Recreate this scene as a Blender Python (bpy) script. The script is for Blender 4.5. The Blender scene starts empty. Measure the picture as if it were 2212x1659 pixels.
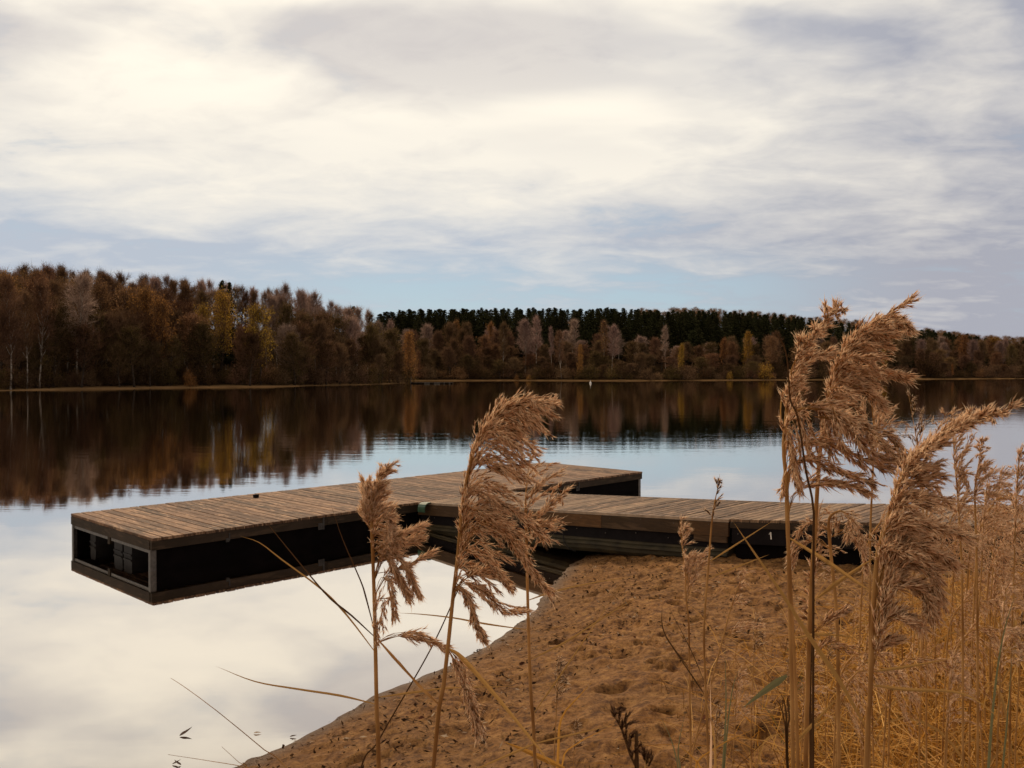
import bpy, math, random
import numpy as np
from mathutils import Vector, Matrix

S = bpy.context.scene
COL = S.collection
R = math.radians

# ------------------------------------------------------------------ camera
CAM_H = 2.4
F = 1880.0                      # focal length in units of a 2212 px wide picture
PITCH = math.atan((829.5 - 808.0) / F)
cd = bpy.data.cameras.new("camera")
cd.sensor_width = 36.0
cd.lens = 36.0 * F / 2212.0
cd.clip_start = 0.05
cd.clip_end = 9000
cd.dof.use_dof = True
cd.dof.focus_distance = 3.2
cd.dof.aperture_fstop = 30
cam = bpy.data.objects.new("camera", cd)
cam.location = (0, 0, CAM_H)
cam.rotation_euler = (math.pi / 2 - PITCH, 0, 0)
COL.objects.link(cam)
S.camera = cam

# ------------------------------------------------------------------ colour management
S.view_settings.view_transform = 'Standard'
S.view_settings.look = 'None'
S.view_settings.exposure = 0.0
S.view_settings.gamma = 1.0
S.cycles.max_bounces = 8
S.cycles.transparent_max_bounces = 12
S.cycles.volume_bounces = 0
S.cycles.use_denoising = True

# ------------------------------------------------------------------ world: overcast sky, broken cloud
SUN_AZ, SUN_EL = R(-14), R(40)
w = bpy.data.worlds.new("World")
S.world = w
w.use_nodes = True
nt = w.node_tree
nt.nodes.clear()
def wn(t, **kw):
    n = nt.nodes.new(t)
    for k, v in kw.items():
        setattr(n, k, v)
    return n
def wl(a, b):
    nt.links.new(a, b)
def wmath(op, a, b=None, c=None, clamp=False):
    n = wn('ShaderNodeMath', operation=op, use_clamp=clamp)
    for i, v in enumerate((a, b, c)):
        if v is None:
            continue
        if isinstance(v, (int, float)):
            n.inputs[i].default_value = v
        else:
            wl(v, n.inputs[i])
    return n.outputs[0]
def wmap(v, a, b, c=0.0, d=1.0, smooth=True):
    n = wn('ShaderNodeMapRange')
    n.interpolation_type = 'SMOOTHSTEP' if smooth else 'LINEAR'
    wl(v, n.inputs[0])
    for i, x in enumerate((a, b, c, d)):
        n.inputs[i + 1].default_value = x
    return n.outputs[0]
def wmix(f, a, b):
    n = wn('ShaderNodeMix', data_type='RGBA')
    if isinstance(f, (int, float)):
        n.inputs[0].default_value = f
    else:
        wl(f, n.inputs[0])
    for s, v in ((n.inputs[6], a), (n.inputs[7], b)):
        if isinstance(v, tuple):
            s.default_value = (*v, 1)
        else:
            wl(v, s)
    return n.outputs[2]
tc = wn('ShaderNodeTexCoord')
sep = wn('ShaderNodeSeparateXYZ')
wl(tc.outputs['Generated'], sep.inputs[0])
X, Y, Z = sep.outputs
zc = wmath('MAXIMUM', Z, 0.0)
el = wmath('MULTIPLY', wmath('ARCSINE', zc), 57.29578)
az = wmath('MULTIPLY', wmath('ARCTAN2', X, Y), 57.29578)
den = wmath('ADD', zc, 0.19)
comb = wn('ShaderNodeCombineXYZ')
wl(wmath('DIVIDE', X, den), comb.inputs[0])
wl(wmath('DIVIDE', Y, den), comb.inputs[1])
def cloud(scale, detail, rough, dist, off, rotz=0.0, sx=1.0, sy=1.0):
    m = wn('ShaderNodeMapping')
    m.inputs['Location'].default_value = off
    m.inputs['Rotation'].default_value = (0, 0, rotz)
    m.inputs['Scale'].default_value = (sx, sy, 1)
    wl(comb.outputs[0], m.inputs['Vector'])
    n = wn('ShaderNodeTexNoise')
    n.inputs['Scale'].default_value = scale
    n.inputs['Detail'].default_value = detail
    n.inputs['Roughness'].default_value = rough
    n.inputs['Distortion'].default_value = dist
    wl(m.outputs[0], n.inputs['Vector'])
    return n.outputs[0]
n1 = cloud(1.25, 6, 0.52, 0.5, (3.1, 1.7, 0), 0.35, 0.8, 1.0)
n2 = cloud(4.2, 5, 0.55, 0.6, (7.3, 2.2, 0), 0.3, 0.7, 1.0)
tex = wmath('ADD', wmath('MULTIPLY', wmath('SUBTRACT', n1, 0.5), 1.25), wmath('ADD', wmath('MULTIPLY', wmath('SUBTRACT', n2, 0.5), 1.25), wmath('MULTIPLY', wmath('SUBTRACT', cloud(11.0, 4, 0.6, 0.5, (2.2, 8.8, 0), 0.3, 0.8, 1.0), 0.5), 0.45)))
# cream light comes through the cloud ahead and to the left, grey-lavender cloud to the right and low down
gel = wmap(el, 5.5, 15.0)
gaz = wmap(az, 2.0, 32.0, 1.0, 0.30)
grad = wmath('MULTIPLY', gel, gaz)
fl = wmath('ADD', wmath('ADD', wmath('MULTIPLY', grad, 0.95), 0.02), tex)
fl = wmath('MAXIMUM', wmath('MINIMUM', fl, 1.0), 0.0)
sky_grey = wmix(wmap(az, -5.0, 28.0), (0.50, 0.55, 0.63), (0.41, 0.42, 0.48))
sky_grey = wmix(wmath('MULTIPLY', wmap(el, 9.0, 17.0), wmap(az, 26.0, 0.0)), sky_grey, (0.66, 0.62, 0.60))
high = wmap(el, 12.0, 21.0)
# thin bright cloud with darker undersides overhead
n3 = cloud(2.6, 4, 0.45, 0.25, (1.3, 5.2, 0), 0.5, 0.55, 1.0)
fl = wmath('SUBTRACT', fl, wmath('MULTIPLY', wmap(n3, 0.58, 0.38, 0.0, 0.74), high), None, clamp=True)
cream = wmix(wmath('MULTIPLY', high, wmap(n3, 0.42, 0.66)), (0.955, 0.895, 0.79), (1.13, 1.04, 0.88))
cloudcol = wmix(fl, sky_grey, cream)
# pale blue gap low over the far wood
b1 = wmath('MULTIPLY', wmap(el, 1.5, 4.2), wmap(el, 8.8, 5.6))
b2 = wmath('MULTIPLY', wmap(az, -27.0, -5.0), wmap(az, 27.0, 8.0))
bl = wmath('MULTIPLY', b1, b2)
bl = wmath('MULTIPLY', bl, wmap(tex, 0.30, -0.25, 0.25, 1.0))
bl = wmath('MAXIMUM', bl, wmath('MULTIPLY', wmap(tex, -0.16, -0.42), wmap(el, 30, 6, 0.0, 0.35)))
sky = wn('ShaderNodeTexSky')
sky.sky_type = 'NISHITA'
sky.sun_disc = False
sky.sun_elevation = SUN_EL
sky.sun_rotation = SUN_AZ
sky.air_density = 1.0
sky.dust_density = 0.6
scl = wn('ShaderNodeVectorMath', operation='SCALE')
wl(cloudcol, scl.inputs[0]); scl.inputs[3].default_value = 10.0
blue = wmix(0.8, sky.outputs[0], (3.6, 4.9, 5.9))
mixed = wmix(bl, scl.outputs[0], blue)
# unseen sky behind the viewer, dimmed to set light on camera-facing sides
back = wn('ShaderNodeVectorMath', operation='SCALE')
wl(mixed, back.inputs[0])
wl(wmap(Y, -0.35, 0.45, 0.80, 1.0), back.inputs[3])
bg = wn('ShaderNodeBackground')
# warm tint added to that unseen sky so camera-facing sides look warmer
warm = wmix(wmap(Y, 0.35, -0.35), (1.0, 1.0, 1.0), (1.0, 0.87, 0.73))
wmul = wn('ShaderNodeVectorMath', operation='MULTIPLY')
wl(back.outputs[0], wmul.inputs[0]); wl(warm, wmul.inputs[1])
wl(wmul.outputs[0], bg.inputs[0])
bg.inputs[1].default_value = 0.10
wo = wn('ShaderNodeOutputWorld')
wl(bg.outputs[0], wo.inputs[0])

# ------------------------------------------------------------------ sun behind thin cloud
sl = bpy.data.lights.new("sun", 'SUN')
sl.energy = 3.0
sl.angle = R(10)
sl.color = (1.0, 0.76, 0.50)
sun = bpy.data.objects.new("sun", sl)
sdir = Vector((math.sin(SUN_AZ) * math.cos(SUN_EL), math.cos(SUN_AZ) * math.cos(SUN_EL), math.sin(SUN_EL)))
sun.rotation_euler = sdir.to_track_quat('Z', 'Y').to_euler()
sun.location = (0, 0, 60)
COL.objects.link(sun)

# ------------------------------------------------------------------ helpers
FWD = np.array((0, math.cos(PITCH), -math.sin(PITCH)))
UPV = np.array((0, math.sin(PITCH), math.cos(PITCH)))
RGT = np.array((1.0, 0, 0))
CAMP = np.array((0, 0, CAM_H))
def ray(px, py):
    return FWD + RGT * ((px - 1106) / F) + UPV * ((829.5 - py) / F)
def P(px, py, d):
    """point seen at a photo position, at a real distance d from the camera"""
    return CAMP + ray(px, py) * d
def G(px, py, z=0.0):
    """point seen at a photo position on the level plane z"""
    r = ray(px, py)
    return CAMP + r * ((z - CAM_H) / r[2])

def tag(o, label=None, cat=None, group=None, kind=None):
    if label: o['label'] = label
    if cat: o['category'] = cat
    if group: o['group'] = group
    if kind: o['kind'] = kind
    return o
def empty(name, loc=(0, 0, 0), rz=0.0):
    o = bpy.data.objects.new(name, None)
    o.empty_display_size = 0.1
    o.location = loc
    o.rotation_euler = (0, 0, rz)
    COL.objects.link(o)
    return o
def link(name, me, parent=None):
    o = bpy.data.objects.new(name, me)
    COL.objects.link(o)
    if parent is not None:
        o.parent = parent
    return o

class Geo:
    def __init__(s):
        s.v = []; s.f = []; s.m = []
    def add(s, vs, fs, m=0):
        b = len(s.v)
        s.v.extend([tuple(map(float, v)) for v in vs])
        s.f.extend([tuple(i + b for i in f) for f in fs])
        s.m.extend([m] * len(fs))
    def box(s, c, u, v, w_, m=0):
        """box from centre and three half vectors"""
        c, u, v, w_ = map(np.array, (c, u, v, w_))
        vs = [c + a * u + b * v + d * w_ for d in (-1, 1) for b in (-1, 1) for a in (-1, 1)]
        s.add(vs, [(0, 2, 3, 1), (4, 5, 7, 6), (0, 1, 5, 4), (2, 6, 7, 3), (0, 4, 6, 2), (1, 3, 7, 5)], m)
    def tube(s, pts, r0, r1=None, n=6, m=0, cap=True):
        if r1 is None: r1 = r0
        pts = [np.array(p, float) for p in pts]
        k = len(pts)
        vs = []
        up = np.array((0.13, 0.21, 0.97))
        for i, p in enumerate(pts):
            t = pts[min(i + 1, k - 1)] - pts[max(i - 1, 0)]
            t = t / (np.linalg.norm(t) + 1e-12)
            a = np.cross(t, up)
            if np.linalg.norm(a) < 0.05: a = np.cross(t, (1, 0, 0))
            a /= np.linalg.norm(a)
            b = np.cross(t, a)
            r = (r0[i] if isinstance(r0, (list, tuple, np.ndarray)) else r0 + (r1 - r0) * i / max(1, k - 1))
            for j in range(n):
                th = 2 * math.pi * j / n
                vs.append(p + r * (math.cos(th) * a + math.sin(th) * b))
        fs = []
        for i in range(k - 1):
            for j in range(n):
                fs.append((i * n + j, i * n + (j + 1) % n, (i + 1) * n + (j + 1) % n, (i + 1) * n + j))
        if cap:
            fs.append(tuple(range(n - 1, -1, -1)))
            fs.append(tuple(range((k - 1) * n, k * n)))
        s.add(vs, fs, m)
    def ribbon(s, pts, width, nrm, m=0, taper=True, fold=0.25, base=0.35):
        """leaf blade: three verts across, folded along the midrib, tapering to the tip"""
        pts = [np.array(p, float) for p in pts]
        k = len(pts)
        vs = []
        nrm = np.array(nrm, float)
        for i, p in enumerate(pts):
            t = pts[min(i + 1, k - 1)] - pts[max(i - 1, 0)]
            t /= (np.linalg.norm(t) + 1e-12)
            a = np.cross(t, nrm); a /= (np.linalg.norm(a) + 1e-9)
            u = i / (k - 1)
            ww = width * ((base + (1 - base) * min(1, u / 0.25)) * (1 - u ** 2.2 * 0.97) if taper else 1)
            vs += [p - a * ww / 2 + nrm * ww * fold, p, p + a * ww / 2 + nrm * ww * fold]
        fs = []
        for i in range(k - 1):
            q = i * 3
            fs += [(q, q + 1, q + 4, q + 3), (q + 1, q + 2, q + 5, q + 4)]
        s.add(vs, fs, m)
    def mesh(s, name, mats, smooth=False):
        me = bpy.data.meshes.new(name)
        me.from_pydata(s.v, [], s.f)
        for mm in mats:
            me.materials.append(mm)
        if len(mats) > 1:
            me.polygons.foreach_set('material_index', s.m)
        if smooth:
            me.polygons.foreach_set('use_smooth', [True] * len(s.f))
        me.update()
        return me
    def build(s, name, mats, parent=None, smooth=False):
        if not isinstance(mats, (list, tuple)): mats = [mats]
        return link(name, s.mesh(name, mats, smooth), parent)

def arr_mesh(name, V, Fq, mats, mi=None, smooth=False):
    """mesh from numpy arrays; faces all with the same corner count"""
    me = bpy.data.meshes.new(name)
    n = Fq.shape[1]
    me.vertices.add(len(V)); me.loops.add(Fq.size); me.polygons.add(len(Fq))
    me.vertices.foreach_set('co', V.astype(np.float32).ravel())
    me.loops.foreach_set('vertex_index', Fq.astype(np.int32).ravel())
    me.polygons.foreach_set('loop_start', np.arange(0, Fq.size, n, dtype=np.int32))
    for mm in mats: me.materials.append(mm)
    if mi is not None: me.polygons.foreach_set('material_index', mi.astype(np.int32))
    if smooth: me.polygons.foreach_set('use_smooth', np.ones(len(Fq), dtype=bool))
    me.update(calc_edges=True)
    me.validate()
    return me

# ------------------------------------------------------------------ material helpers
class M:
    def __init__(s, name):
        s.m = bpy.data.materials.new(name)
        s.m.use_nodes = True
        s.t = s.m.node_tree
        s.t.nodes.clear()
        s.out = s.t.nodes.new('ShaderNodeOutputMaterial')
    def n(s, t, ins=None, **kw):
        n = s.t.nodes.new(t)
        for k, v in kw.items(): setattr(n, k, v)
        for k, v in (ins or {}).items():
            s.set(n.inputs[k], v)
        return n
    def set(s, sock, v):
        if isinstance(v, bpy.types.NodeSocket): s.t.links.new(v, sock)
        elif isinstance(v, tuple) and len(v) == 3 and sock.type == 'RGBA': sock.default_value = (*v, 1)
        else: sock.default_value = v
    def math(s, op, a, b=0.0, clamp=False):
        return s.n('ShaderNodeMath', {0: a, 1: b}, operation=op, use_clamp=clamp).outputs[0]
    def noise(s, vec, scale, detail=4, rough=0.5, dist=0.0):
        return s.n('ShaderNodeTexNoise', {'Vector': vec, 'Scale': float(scale), 'Detail': float(detail), 'Roughness': rough, 'Distortion': dist}).outputs[0]
    def mapping(s, vec, scale=(1, 1, 1), rot=(0, 0, 0), loc=(0, 0, 0)):
        return s.n('ShaderNodeMapping', {'Vector': vec, 'Scale': scale, 'Rotation': rot, 'Location': loc}).outputs[0]
    def coord(s, which='Object'):
        return s.n('ShaderNodeTexCoord').outputs[which]
    def pos(s):
        return s.n('ShaderNodeNewGeometry').outputs['Position']
    def island(s):
        return s.n('ShaderNodeNewGeometry').outputs['Random Per Island']
    def orand(s):
        return s.n('ShaderNodeObjectInfo').outputs['Random']
    def ramp(s, f, stops):
        n = s.n('ShaderNodeValToRGB', {0: f})
        e = n.color_ramp.elements
        while len(e) < len(stops): e.new(0.5)
        for el_, (p, c) in zip(e, stops):
            el_.position = p; el_.color = (*c, 1)
        return n.outputs[0]
    def mix(s, f, a, b, mode='MIX'):
        n = s.n('ShaderNodeMix', {0: f, 6: a, 7: b}, data_type='RGBA', blend_type=mode)
        return n.outputs[2]
    def maprange(s, v, a, b, c=0.0, d=1.0):
        return s.n('ShaderNodeMapRange', {0: v, 1: a, 2: b, 3: c, 4: d}).outputs[0]
    def bump(s, h, strength=0.5, dist=0.01):
        return s.n('ShaderNodeBump', {'Height': h, 'Strength': strength, 'Distance': dist}).outputs[0]
    def principled(s, col, rough=0.7, normal=None, spec=0.5, metal=0.0):
        p = s.n('ShaderNodeBsdfPrincipled', {'Base Color': col, 'Roughness': rough, 'Metallic': metal, 'Specular IOR Level': spec})
        if normal is not None: s.set(p.inputs['Normal'], normal)
        return p.outputs[0]
    def surf(s, sh):
        s.t.links.new(sh, s.out.inputs['Surface'])
        return s.m

def simple(name, col, rough=0.7, var=0.25, scale=8.0, metal=0.0, bump=0.0, spec=0.4):
    m = M(name)
    v = m.noise(m.coord(), scale, 5, 0.6)
    dark = tuple(c * (1 - var) for c in col); lite = tuple(min(1, c * (1 + var)) for c in col)
    c = m.ramp(v, [(0.3, dark), (0.7, lite)])
    nm = m.bump(m.noise(m.coord(), scale * 4, 4, 0.6), bump, 0.01) if bump else None
    return m.surf(m.principled(c, rough, nm, spec, metal))

# plant matter: base colour differs leaf by leaf, part of the light passes through
def plant(name, stops, trans=0.3, rough=0.75, objvar=0.0, patch=None):
    m = M(name)
    c = m.ramp(m.island(), stops)
    if patch:
        pn = m.noise(m.coord(), patch[0], 3, 0.5)
        c = m.mix(m.maprange(pn, 0.4, 0.62), c, patch[1])
    if objvar:
        hs = m.n('ShaderNodeHueSaturation', {'Color': c, 'Hue': m.maprange(m.orand(), 0, 1, 0.5 - objvar * 0.06, 0.5 + objvar * 0.06),
                                             'Value': m.maprange(m.math('FRACT', m.math('MULTIPLY', m.orand(), 7.31)), 0, 1, 1 - objvar, 1 + objvar)})
        c = hs.outputs[0]
    d = m.n('ShaderNodeBsdfDiffuse', {'Color': c, 'Roughness': 0.5}).outputs[0]
    t = m.n('ShaderNodeBsdfTranslucent', {'Color': c}).outputs[0]
    mx = m.n('ShaderNodeMixShader', {0: trans, 1: d, 2: t}).outputs[0]
    return m.surf(mx)

# ------------------------------------------------------------------ near shore: signed distance and height
SHORE = np.array([(-60, -30), (-14, -3.5), (-8, 0.2), (-3.6, 3.35), (-1.65, 5.03), (-1.0, 6.11), (-.535, 6.76), (-.157, 7.38), (.156, 8.18), (.325, 8.76),
                  (.478, 9.46), (.75, 10.38), (.95, 10.8), (2.0, 11.7), (3.6, 11.6), (6, 10.9), (9, 10.0), (14, 9), (40, 5), (300, -10), (3400, -60)], float) * (1.0, 1.055)
def sdist(pts, poly):
    """signed distance, positive to the right hand of the line's direction"""
    best = np.full(len(pts), 1e18); sg = np.ones(len(pts))
    for a, b in zip(poly[:-1], poly[1:]):
        ab = b - a
        t = np.clip(((pts - a) @ ab) / (ab @ ab), 0, 1)
        q = a + t[:, None] * ab
        d2 = ((pts - q) ** 2).sum(1)
        cr = ab[0] * (pts[:, 1] - a[1]) - ab[1] * (pts[:, 0] - a[0])
        up_ = d2 < best - 1e-12
        best = np.where(up_, d2, best)
        sg = np.where(up_, np.where(cr < 0, 1.0, -1.0), sg)
    return np.sqrt(best) * sg
def hnear(pts):
    d = sdist(pts, SHORE)
    land = 0.82 * (1 - np.exp(-np.maximum(d, 0) / 3.8))
    xs = np.clip((pts[:, 0] - 3.0) / 4.0, 0, 1)
    land = land + 0.35 * xs * xs * (3 - 2 * xs) * np.clip(d / 4, 0, 1)
    water = -0.16 * np.maximum(-d, 0) - 0.02 * np.maximum(-d, 0) ** 2
    return np.where(d > 0, land, np.maximum(water, -3.5)), d
def hn(x, y):
    return float(hnear(np.array([(x, y)], float))[0][0])

# periodic value noise in numpy
_rs = np.random.RandomState(5)
_tab = _rs.rand(256, 256)
def vnoise(x, y, s, seed=0):
    x = x / s + seed * 17.3; y = y / s + seed * 9.1
    xi = np.floor(x).astype(int); yi = np.floor(y).astype(int)
    fx = x - xi; fy = y - yi
    fx = fx * fx * (3 - 2 * fx); fy = fy * fy * (3 - 2 * fy)
    g = lambda i, j: _tab[i & 255, j & 255]
    return (g(xi, yi) * (1 - fx) + g(xi + 1, yi) * fx) * (1 - fy) + (g(xi, yi + 1) * (1 - fx) + g(xi + 1, yi + 1) * fx) * fy

def axis(lo, hi, step, far_lo, far_hi, grow=1.35):
    mid = list(np.arange(lo, hi, step))
    a = [lo]; s = step
    while a[-1] > far_lo: s *= grow; a.append(a[-1] - s)
    b = [mid[-1]]; s = step
    while b[-1] < far_hi: s *= grow; b.append(b[-1] + s)
    return np.array(a[1:][::-1] + mid + b[1:])
gx = axis(-3.4, 5.0, 0.024, -3500, 3500)
gy = axis(3.2, 13.2, 0.027, -1500, 4500)
XX, YY = np.meshgrid(gx, gy)
pts = np.stack([XX.ravel(), YY.ravel()], 1)
hz, hd = hnear(pts)
px_, py_ = pts[:, 0], pts[:, 1]
trod = np.clip((hd - 0.12) / 0.5, 0, 1) * np.clip((30 - np.hypot(px_, py_)) / 10, 0, 1)
bp = 0.034 * (vnoise(px_, py_, 0.14, 1) - .5) + 0.030 * (vnoise(px_, py_ * 1.3, 0.33, 2) - .5) + 0.022 * (vnoise(px_, py_, 0.055, 3) - .5) + 0.04 * (vnoise(px_, py_, 0.9, 4) - .5)
# heel and toe prints pressed in the sand
rf = np.random.RandomState(11)
near = (px_ > -2.5) & (px_ < 5) & (py_ > 3) & (py_ < 12) & (hd > 0.1)
idx = np.where(near)[0]
dent = np.zeros(len(pts))
for k in range(620):
    cx, cy = rf.uniform(-1.6, 4.5), rf.uniform(3.2, 11.5)
    a = rf.uniform(0, math.pi); rl = rf.uniform(.05, .13); rw = rl * rf.uniform(.4, .8); dp = rf.uniform(.012, .040)
    sub = idx[(abs(px_[idx] - cx) < .3) & (abs(py_[idx] - cy) < .3)]
    if not len(sub): continue
    dx, dy = px_[sub] - cx, py_[sub] - cy
    q = ((dx * math.cos(a) + dy * math.sin(a)) / rl) ** 2 + ((-dx * math.sin(a) + dy * math.cos(a)) / rw) ** 2
    dent[sub] += -dp * np.exp(-q ** 1.5) + dp * .45 * np.exp(-(np.sqrt(q) - 1.5) ** 2 * 6)
hz = hz + trod * (bp + dent) + np.clip(1 - abs(hd) / .8, 0, 1) * (0.010 * (vnoise(px_, py_, 0.35, 6) - .5) + .010 * (vnoise(px_, py_, .11, 7) - .5))
nx_, ny_ = len(gx), len(gy)
ii = (np.arange(ny_ - 1)[:, None] * nx_ + np.arange(nx_ - 1)[None, :]).ravel()
FQ = np.stack([ii, ii + 1, ii + nx_ + 1, ii + nx_], 1)

def sand_material():
    m = M('sand')
    p = m.pos()
    wet = m.n('ShaderNodeAttribute', attribute_name='shore_distance').outputs['Fac']
    big = m.noise(p, 1.3, 4, 0.55)
    mid = m.noise(p, 9, 5, 0.6)
    fine = m.noise(p, 190, 3, 0.8)
    grain = m.noise(p, 60, 4, 0.8)
    mid2 = m.noise(p, 22, 5, 0.7)
    c = m.ramp(m.math('ADD', m.math('MULTIPLY', mid, 0.45), m.math('MULTIPLY', mid2, 0.55)), [(0.40, (0.11, 0.042, 0.012)), (0.48, (0.27, 0.120, 0.034)), (0.60, (0.46, 0.235, 0.076))])
    c = m.mix(m.maprange(big, 0.35, 0.7, 0.0, 0.35), c, (0.17, 0.098, 0.046))
    c = m.mix(m.maprange(grain, 0.54, 0.64, 0.0, 0.85), c, (0.065, 0.030, 0.012))
    c = m.mix(m.maprange(fine, 0.62, 0.8, 0.0, 0.5), c, (0.5, 0.33, 0.16))
    # bits of rotten leaf trodden in
    v = m.n('ShaderNodeTexVoronoi', {'Vector': m.mapping(p, (1, 1.7, 1)), 'Scale': 15.0, 'Randomness': 1.0}, feature='F1')
    bits = m.math('MULTIPLY', m.maprange(m.math('ADD', v.outputs['Distance'], m.math('MULTIPLY', grain, 0.35)), 0.42, 0.33), m.maprange(m.noise(p, 3.0, 3, 0.6), 0.42, 0.56))
    c = m.mix(m.math('MULTIPLY', bits, 0.8), c, (0.045, 0.024, 0.013))
    wetf = m.maprange(m.math('ADD', wet, m.math('MULTIPLY', m.math('SUBTRACT', big, 0.5), 0.5)), 0.95, -0.05)
    wetn = m.maprange(wet, 0.22, 0.02)
    c = m.mix(m.math('MULTIPLY', wetf, 0.45), c, (0.14, 0.068, 0.026))
    c = m.mix(m.math('MULTIPLY', wetn, 0.75), c, (0.085, 0.043, 0.018))
    rough = m.maprange(wetn, 0, 1, 0.95, 0.6)
    h = m.math('ADD', m.math('MULTIPLY', grain, 0.6), m.math('ADD', m.math('MULTIPLY', mid, 1.4), m.math('MULTIPLY', fine, 0.5)))
    nm = m.bump(h, 1.0, 0.03)
    return m.surf(m.principled(c, rough, nm, 0.25))
MAT_SAND = sand_material()
me = arr_mesh('sand_ground', np.column_stack([pts, hz]), FQ, [MAT_SAND], smooth=True)
at = me.attributes.new('shore_distance', 'FLOAT', 'POINT')
at.data.foreach_set('value', hd.astype(np.float32))
g = link('sand_ground', me)
tag(g, kind='structure')

# ------------------------------------------------------------------ water
def water_material():
    m = M('lake_water')
    p = m.pos()
    sx = m.n('ShaderNodeSeparateXYZ', {0: p})
    ruff = m.maprange(sx.outputs[1], 11.0, 30.0, 0.10, 1.0)
    w1 = m.noise(m.mapping(p, (0.9, 2.6, 1), (0, 0, 0.1)), 2.2, 3, 0.5, 0.3)
    w2 = m.noise(m.mapping(p, (0.35, 1.4, 1), (0, 0, -0.15)), 0.45, 3, 0.5, 0.2)
    h = m.math('MULTIPLY', m.math('ADD', m.math('MULTIPLY', w1, 0.3), m.math('MULTIPLY', w2, 1.2)), ruff)
    nm = m.bump(h, 1.0, 0.0042)
    gl = m.n('ShaderNodeBsdfGlossy', {'Color': (0.97, 0.93, 0.88), 'Roughness': 0.02, 'Normal': nm}).outputs[0]
    tr = m.n('ShaderNodeBsdfTransparent', {'Color': (0.80, 0.68, 0.50)}).outputs[0]
    lw = m.n('ShaderNodeLayerWeight', {'Blend': 0.5}).outputs['Facing']
    f = m.n('ShaderNodeFloatCurve', {'Value': lw})
    cv = f.mapping.curves[0]
    cv.points[0].location = (0, 0.04); cv.points[1].location = (1, 1.0)
    for a, b in ((0.4, 0.15), (0.55, 0.48), (0.66, 0.80), (0.80, 0.93)):
        cv.points.new(a, b)
    f.mapping.update()
    mx = m.n('ShaderNodeMixShader', {0: f.outputs[0], 1: tr, 2: gl}).outputs[0]
    m.surf(mx)
    va = m.n('ShaderNodeVolumeAbsorption', {'Color': (0.42, 0.27, 0.12), 'Density': 3.4}).outputs[0]
    m.t.links.new(va, m.out.inputs['Volume'])
    return m.m
g = Geo()
g.add([(-4000, -60, 0), (4000, -60, 0), (4000, 5000, 0), (-4000, 5000, 0)], [(0, 1, 2, 3)])
o = g.build('lake_water', water_material())
tag(o, kind='structure')

# ------------------------------------------------------------------ far shore terrain
FAR = np.array([(-1200, -100), (-400, 20), (-150, 84), (-71.7, 115.6), (-65.9, 129.6), (-56.5, 142.6), (-43.4, 152.7), (-39, 171), (-32, 186), (-26.5, 212), (-31, 240),
                (-44, 262), (-52, 285), (-33, 287), (-1, 303), (39, 288), (67, 304), (110, 329), (180, 372), (265, 428), (500, 540), (1500, 800)], float) * (1.0, 1.055)
def interp(x, xs, ys): return np.interp(x, xs, ys)
def hfar(pts):
    d = -sdist(pts, FAR)
    fa = interp(d, [-60, -6, 0, 4, 14, 60, 120, 190, 330, 700], [-6, -1.4, 0.0, .40, 2.0, 7.0, 17, 23, 33, 34])
    fb = interp(d, [-60, -6, 0, 3, 7, 15, 40, 80, 300], [-6, -1.4, 0.0, .18, .42, 2.0, 6.0, 10.5, 11])
    wgt = np.clip((pts[:, 1] + np.maximum(pts[:, 0] + 60, 0) * .4 - 236) / 40, 0, 1)
    side = interp(pts[:, 0], [-50, 120, 260, 420, 800], [1, 1, .82, .55, .45])
    fa = np.where(fa > 2, 2 + (fa - 2) * side, fa)
    return fa * wgt + fb * (1 - wgt), d
def hf(x, y):
    return float(hfar(np.array([(x, y)], float))[0][0])
fx = np.concatenate([np.arange(-900, -120, 30), np.arange(-120, 330, 3.0), np.arange(330, 1500, 30)])
fy = np.concatenate([np.arange(60, 340, 3.0), np.arange(340, 520, 6.0), np.arange(520, 1500, 30)])
XX, YY = np.meshgrid(fx, fy)
pts = np.stack([XX.ravel(), YY.ravel()], 1)
fz, fd = hfar(pts)
fz = fz + np.clip(fd / 10, 0, 1) * 0.8 * (vnoise(pts[:, 0], pts[:, 1], 14, 2) - .5) + np.clip(fd + 2, 0, 4) * 0.05 * (vnoise(pts[:, 0], pts[:, 1], 5, 3) - .5)
nx_, ny_ = len(fx), len(fy)
ii = (np.arange(ny_ - 1)[:, None] * nx_ + np.arange(nx_ - 1)[None, :]).ravel()
FQ = np.stack([ii, ii + 1, ii + nx_ + 1, ii + nx_], 1)
m = M('forest_floor')
p = m.pos()
ht = m.n('ShaderNodeSeparateXYZ', {0: p}).outputs[2]
nn = m.noise(p, 0.25, 5, 0.6)
beach = m.ramp(nn, [(0.3, (0.13, 0.078, 0.036)), (0.7, (0.26, 0.155, 0.07))])
floor_ = m.ramp(nn, [(0.3, (0.014, 0.009, 0.005)), (0.7, (0.038, 0.022, 0.011))])
brk = m.noise(p, 0.035, 3, 0.5)
c = m.mix(m.maprange(m.math('ADD', ht, m.math('ADD', m.math('MULTIPLY', nn, 0.4), m.math('MULTIPLY', brk, 0.9))), 0.80, 1.12), beach, floor_)
m.surf(m.n('ShaderNodeBsdfDiffuse', {'Color': c, 'Roughness': 1.0}).outputs[0])
me = arr_mesh('hills', np.column_stack([pts, fz]), FQ, [m.m], smooth=True)
tag(link('hills', me), kind='structure')

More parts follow.
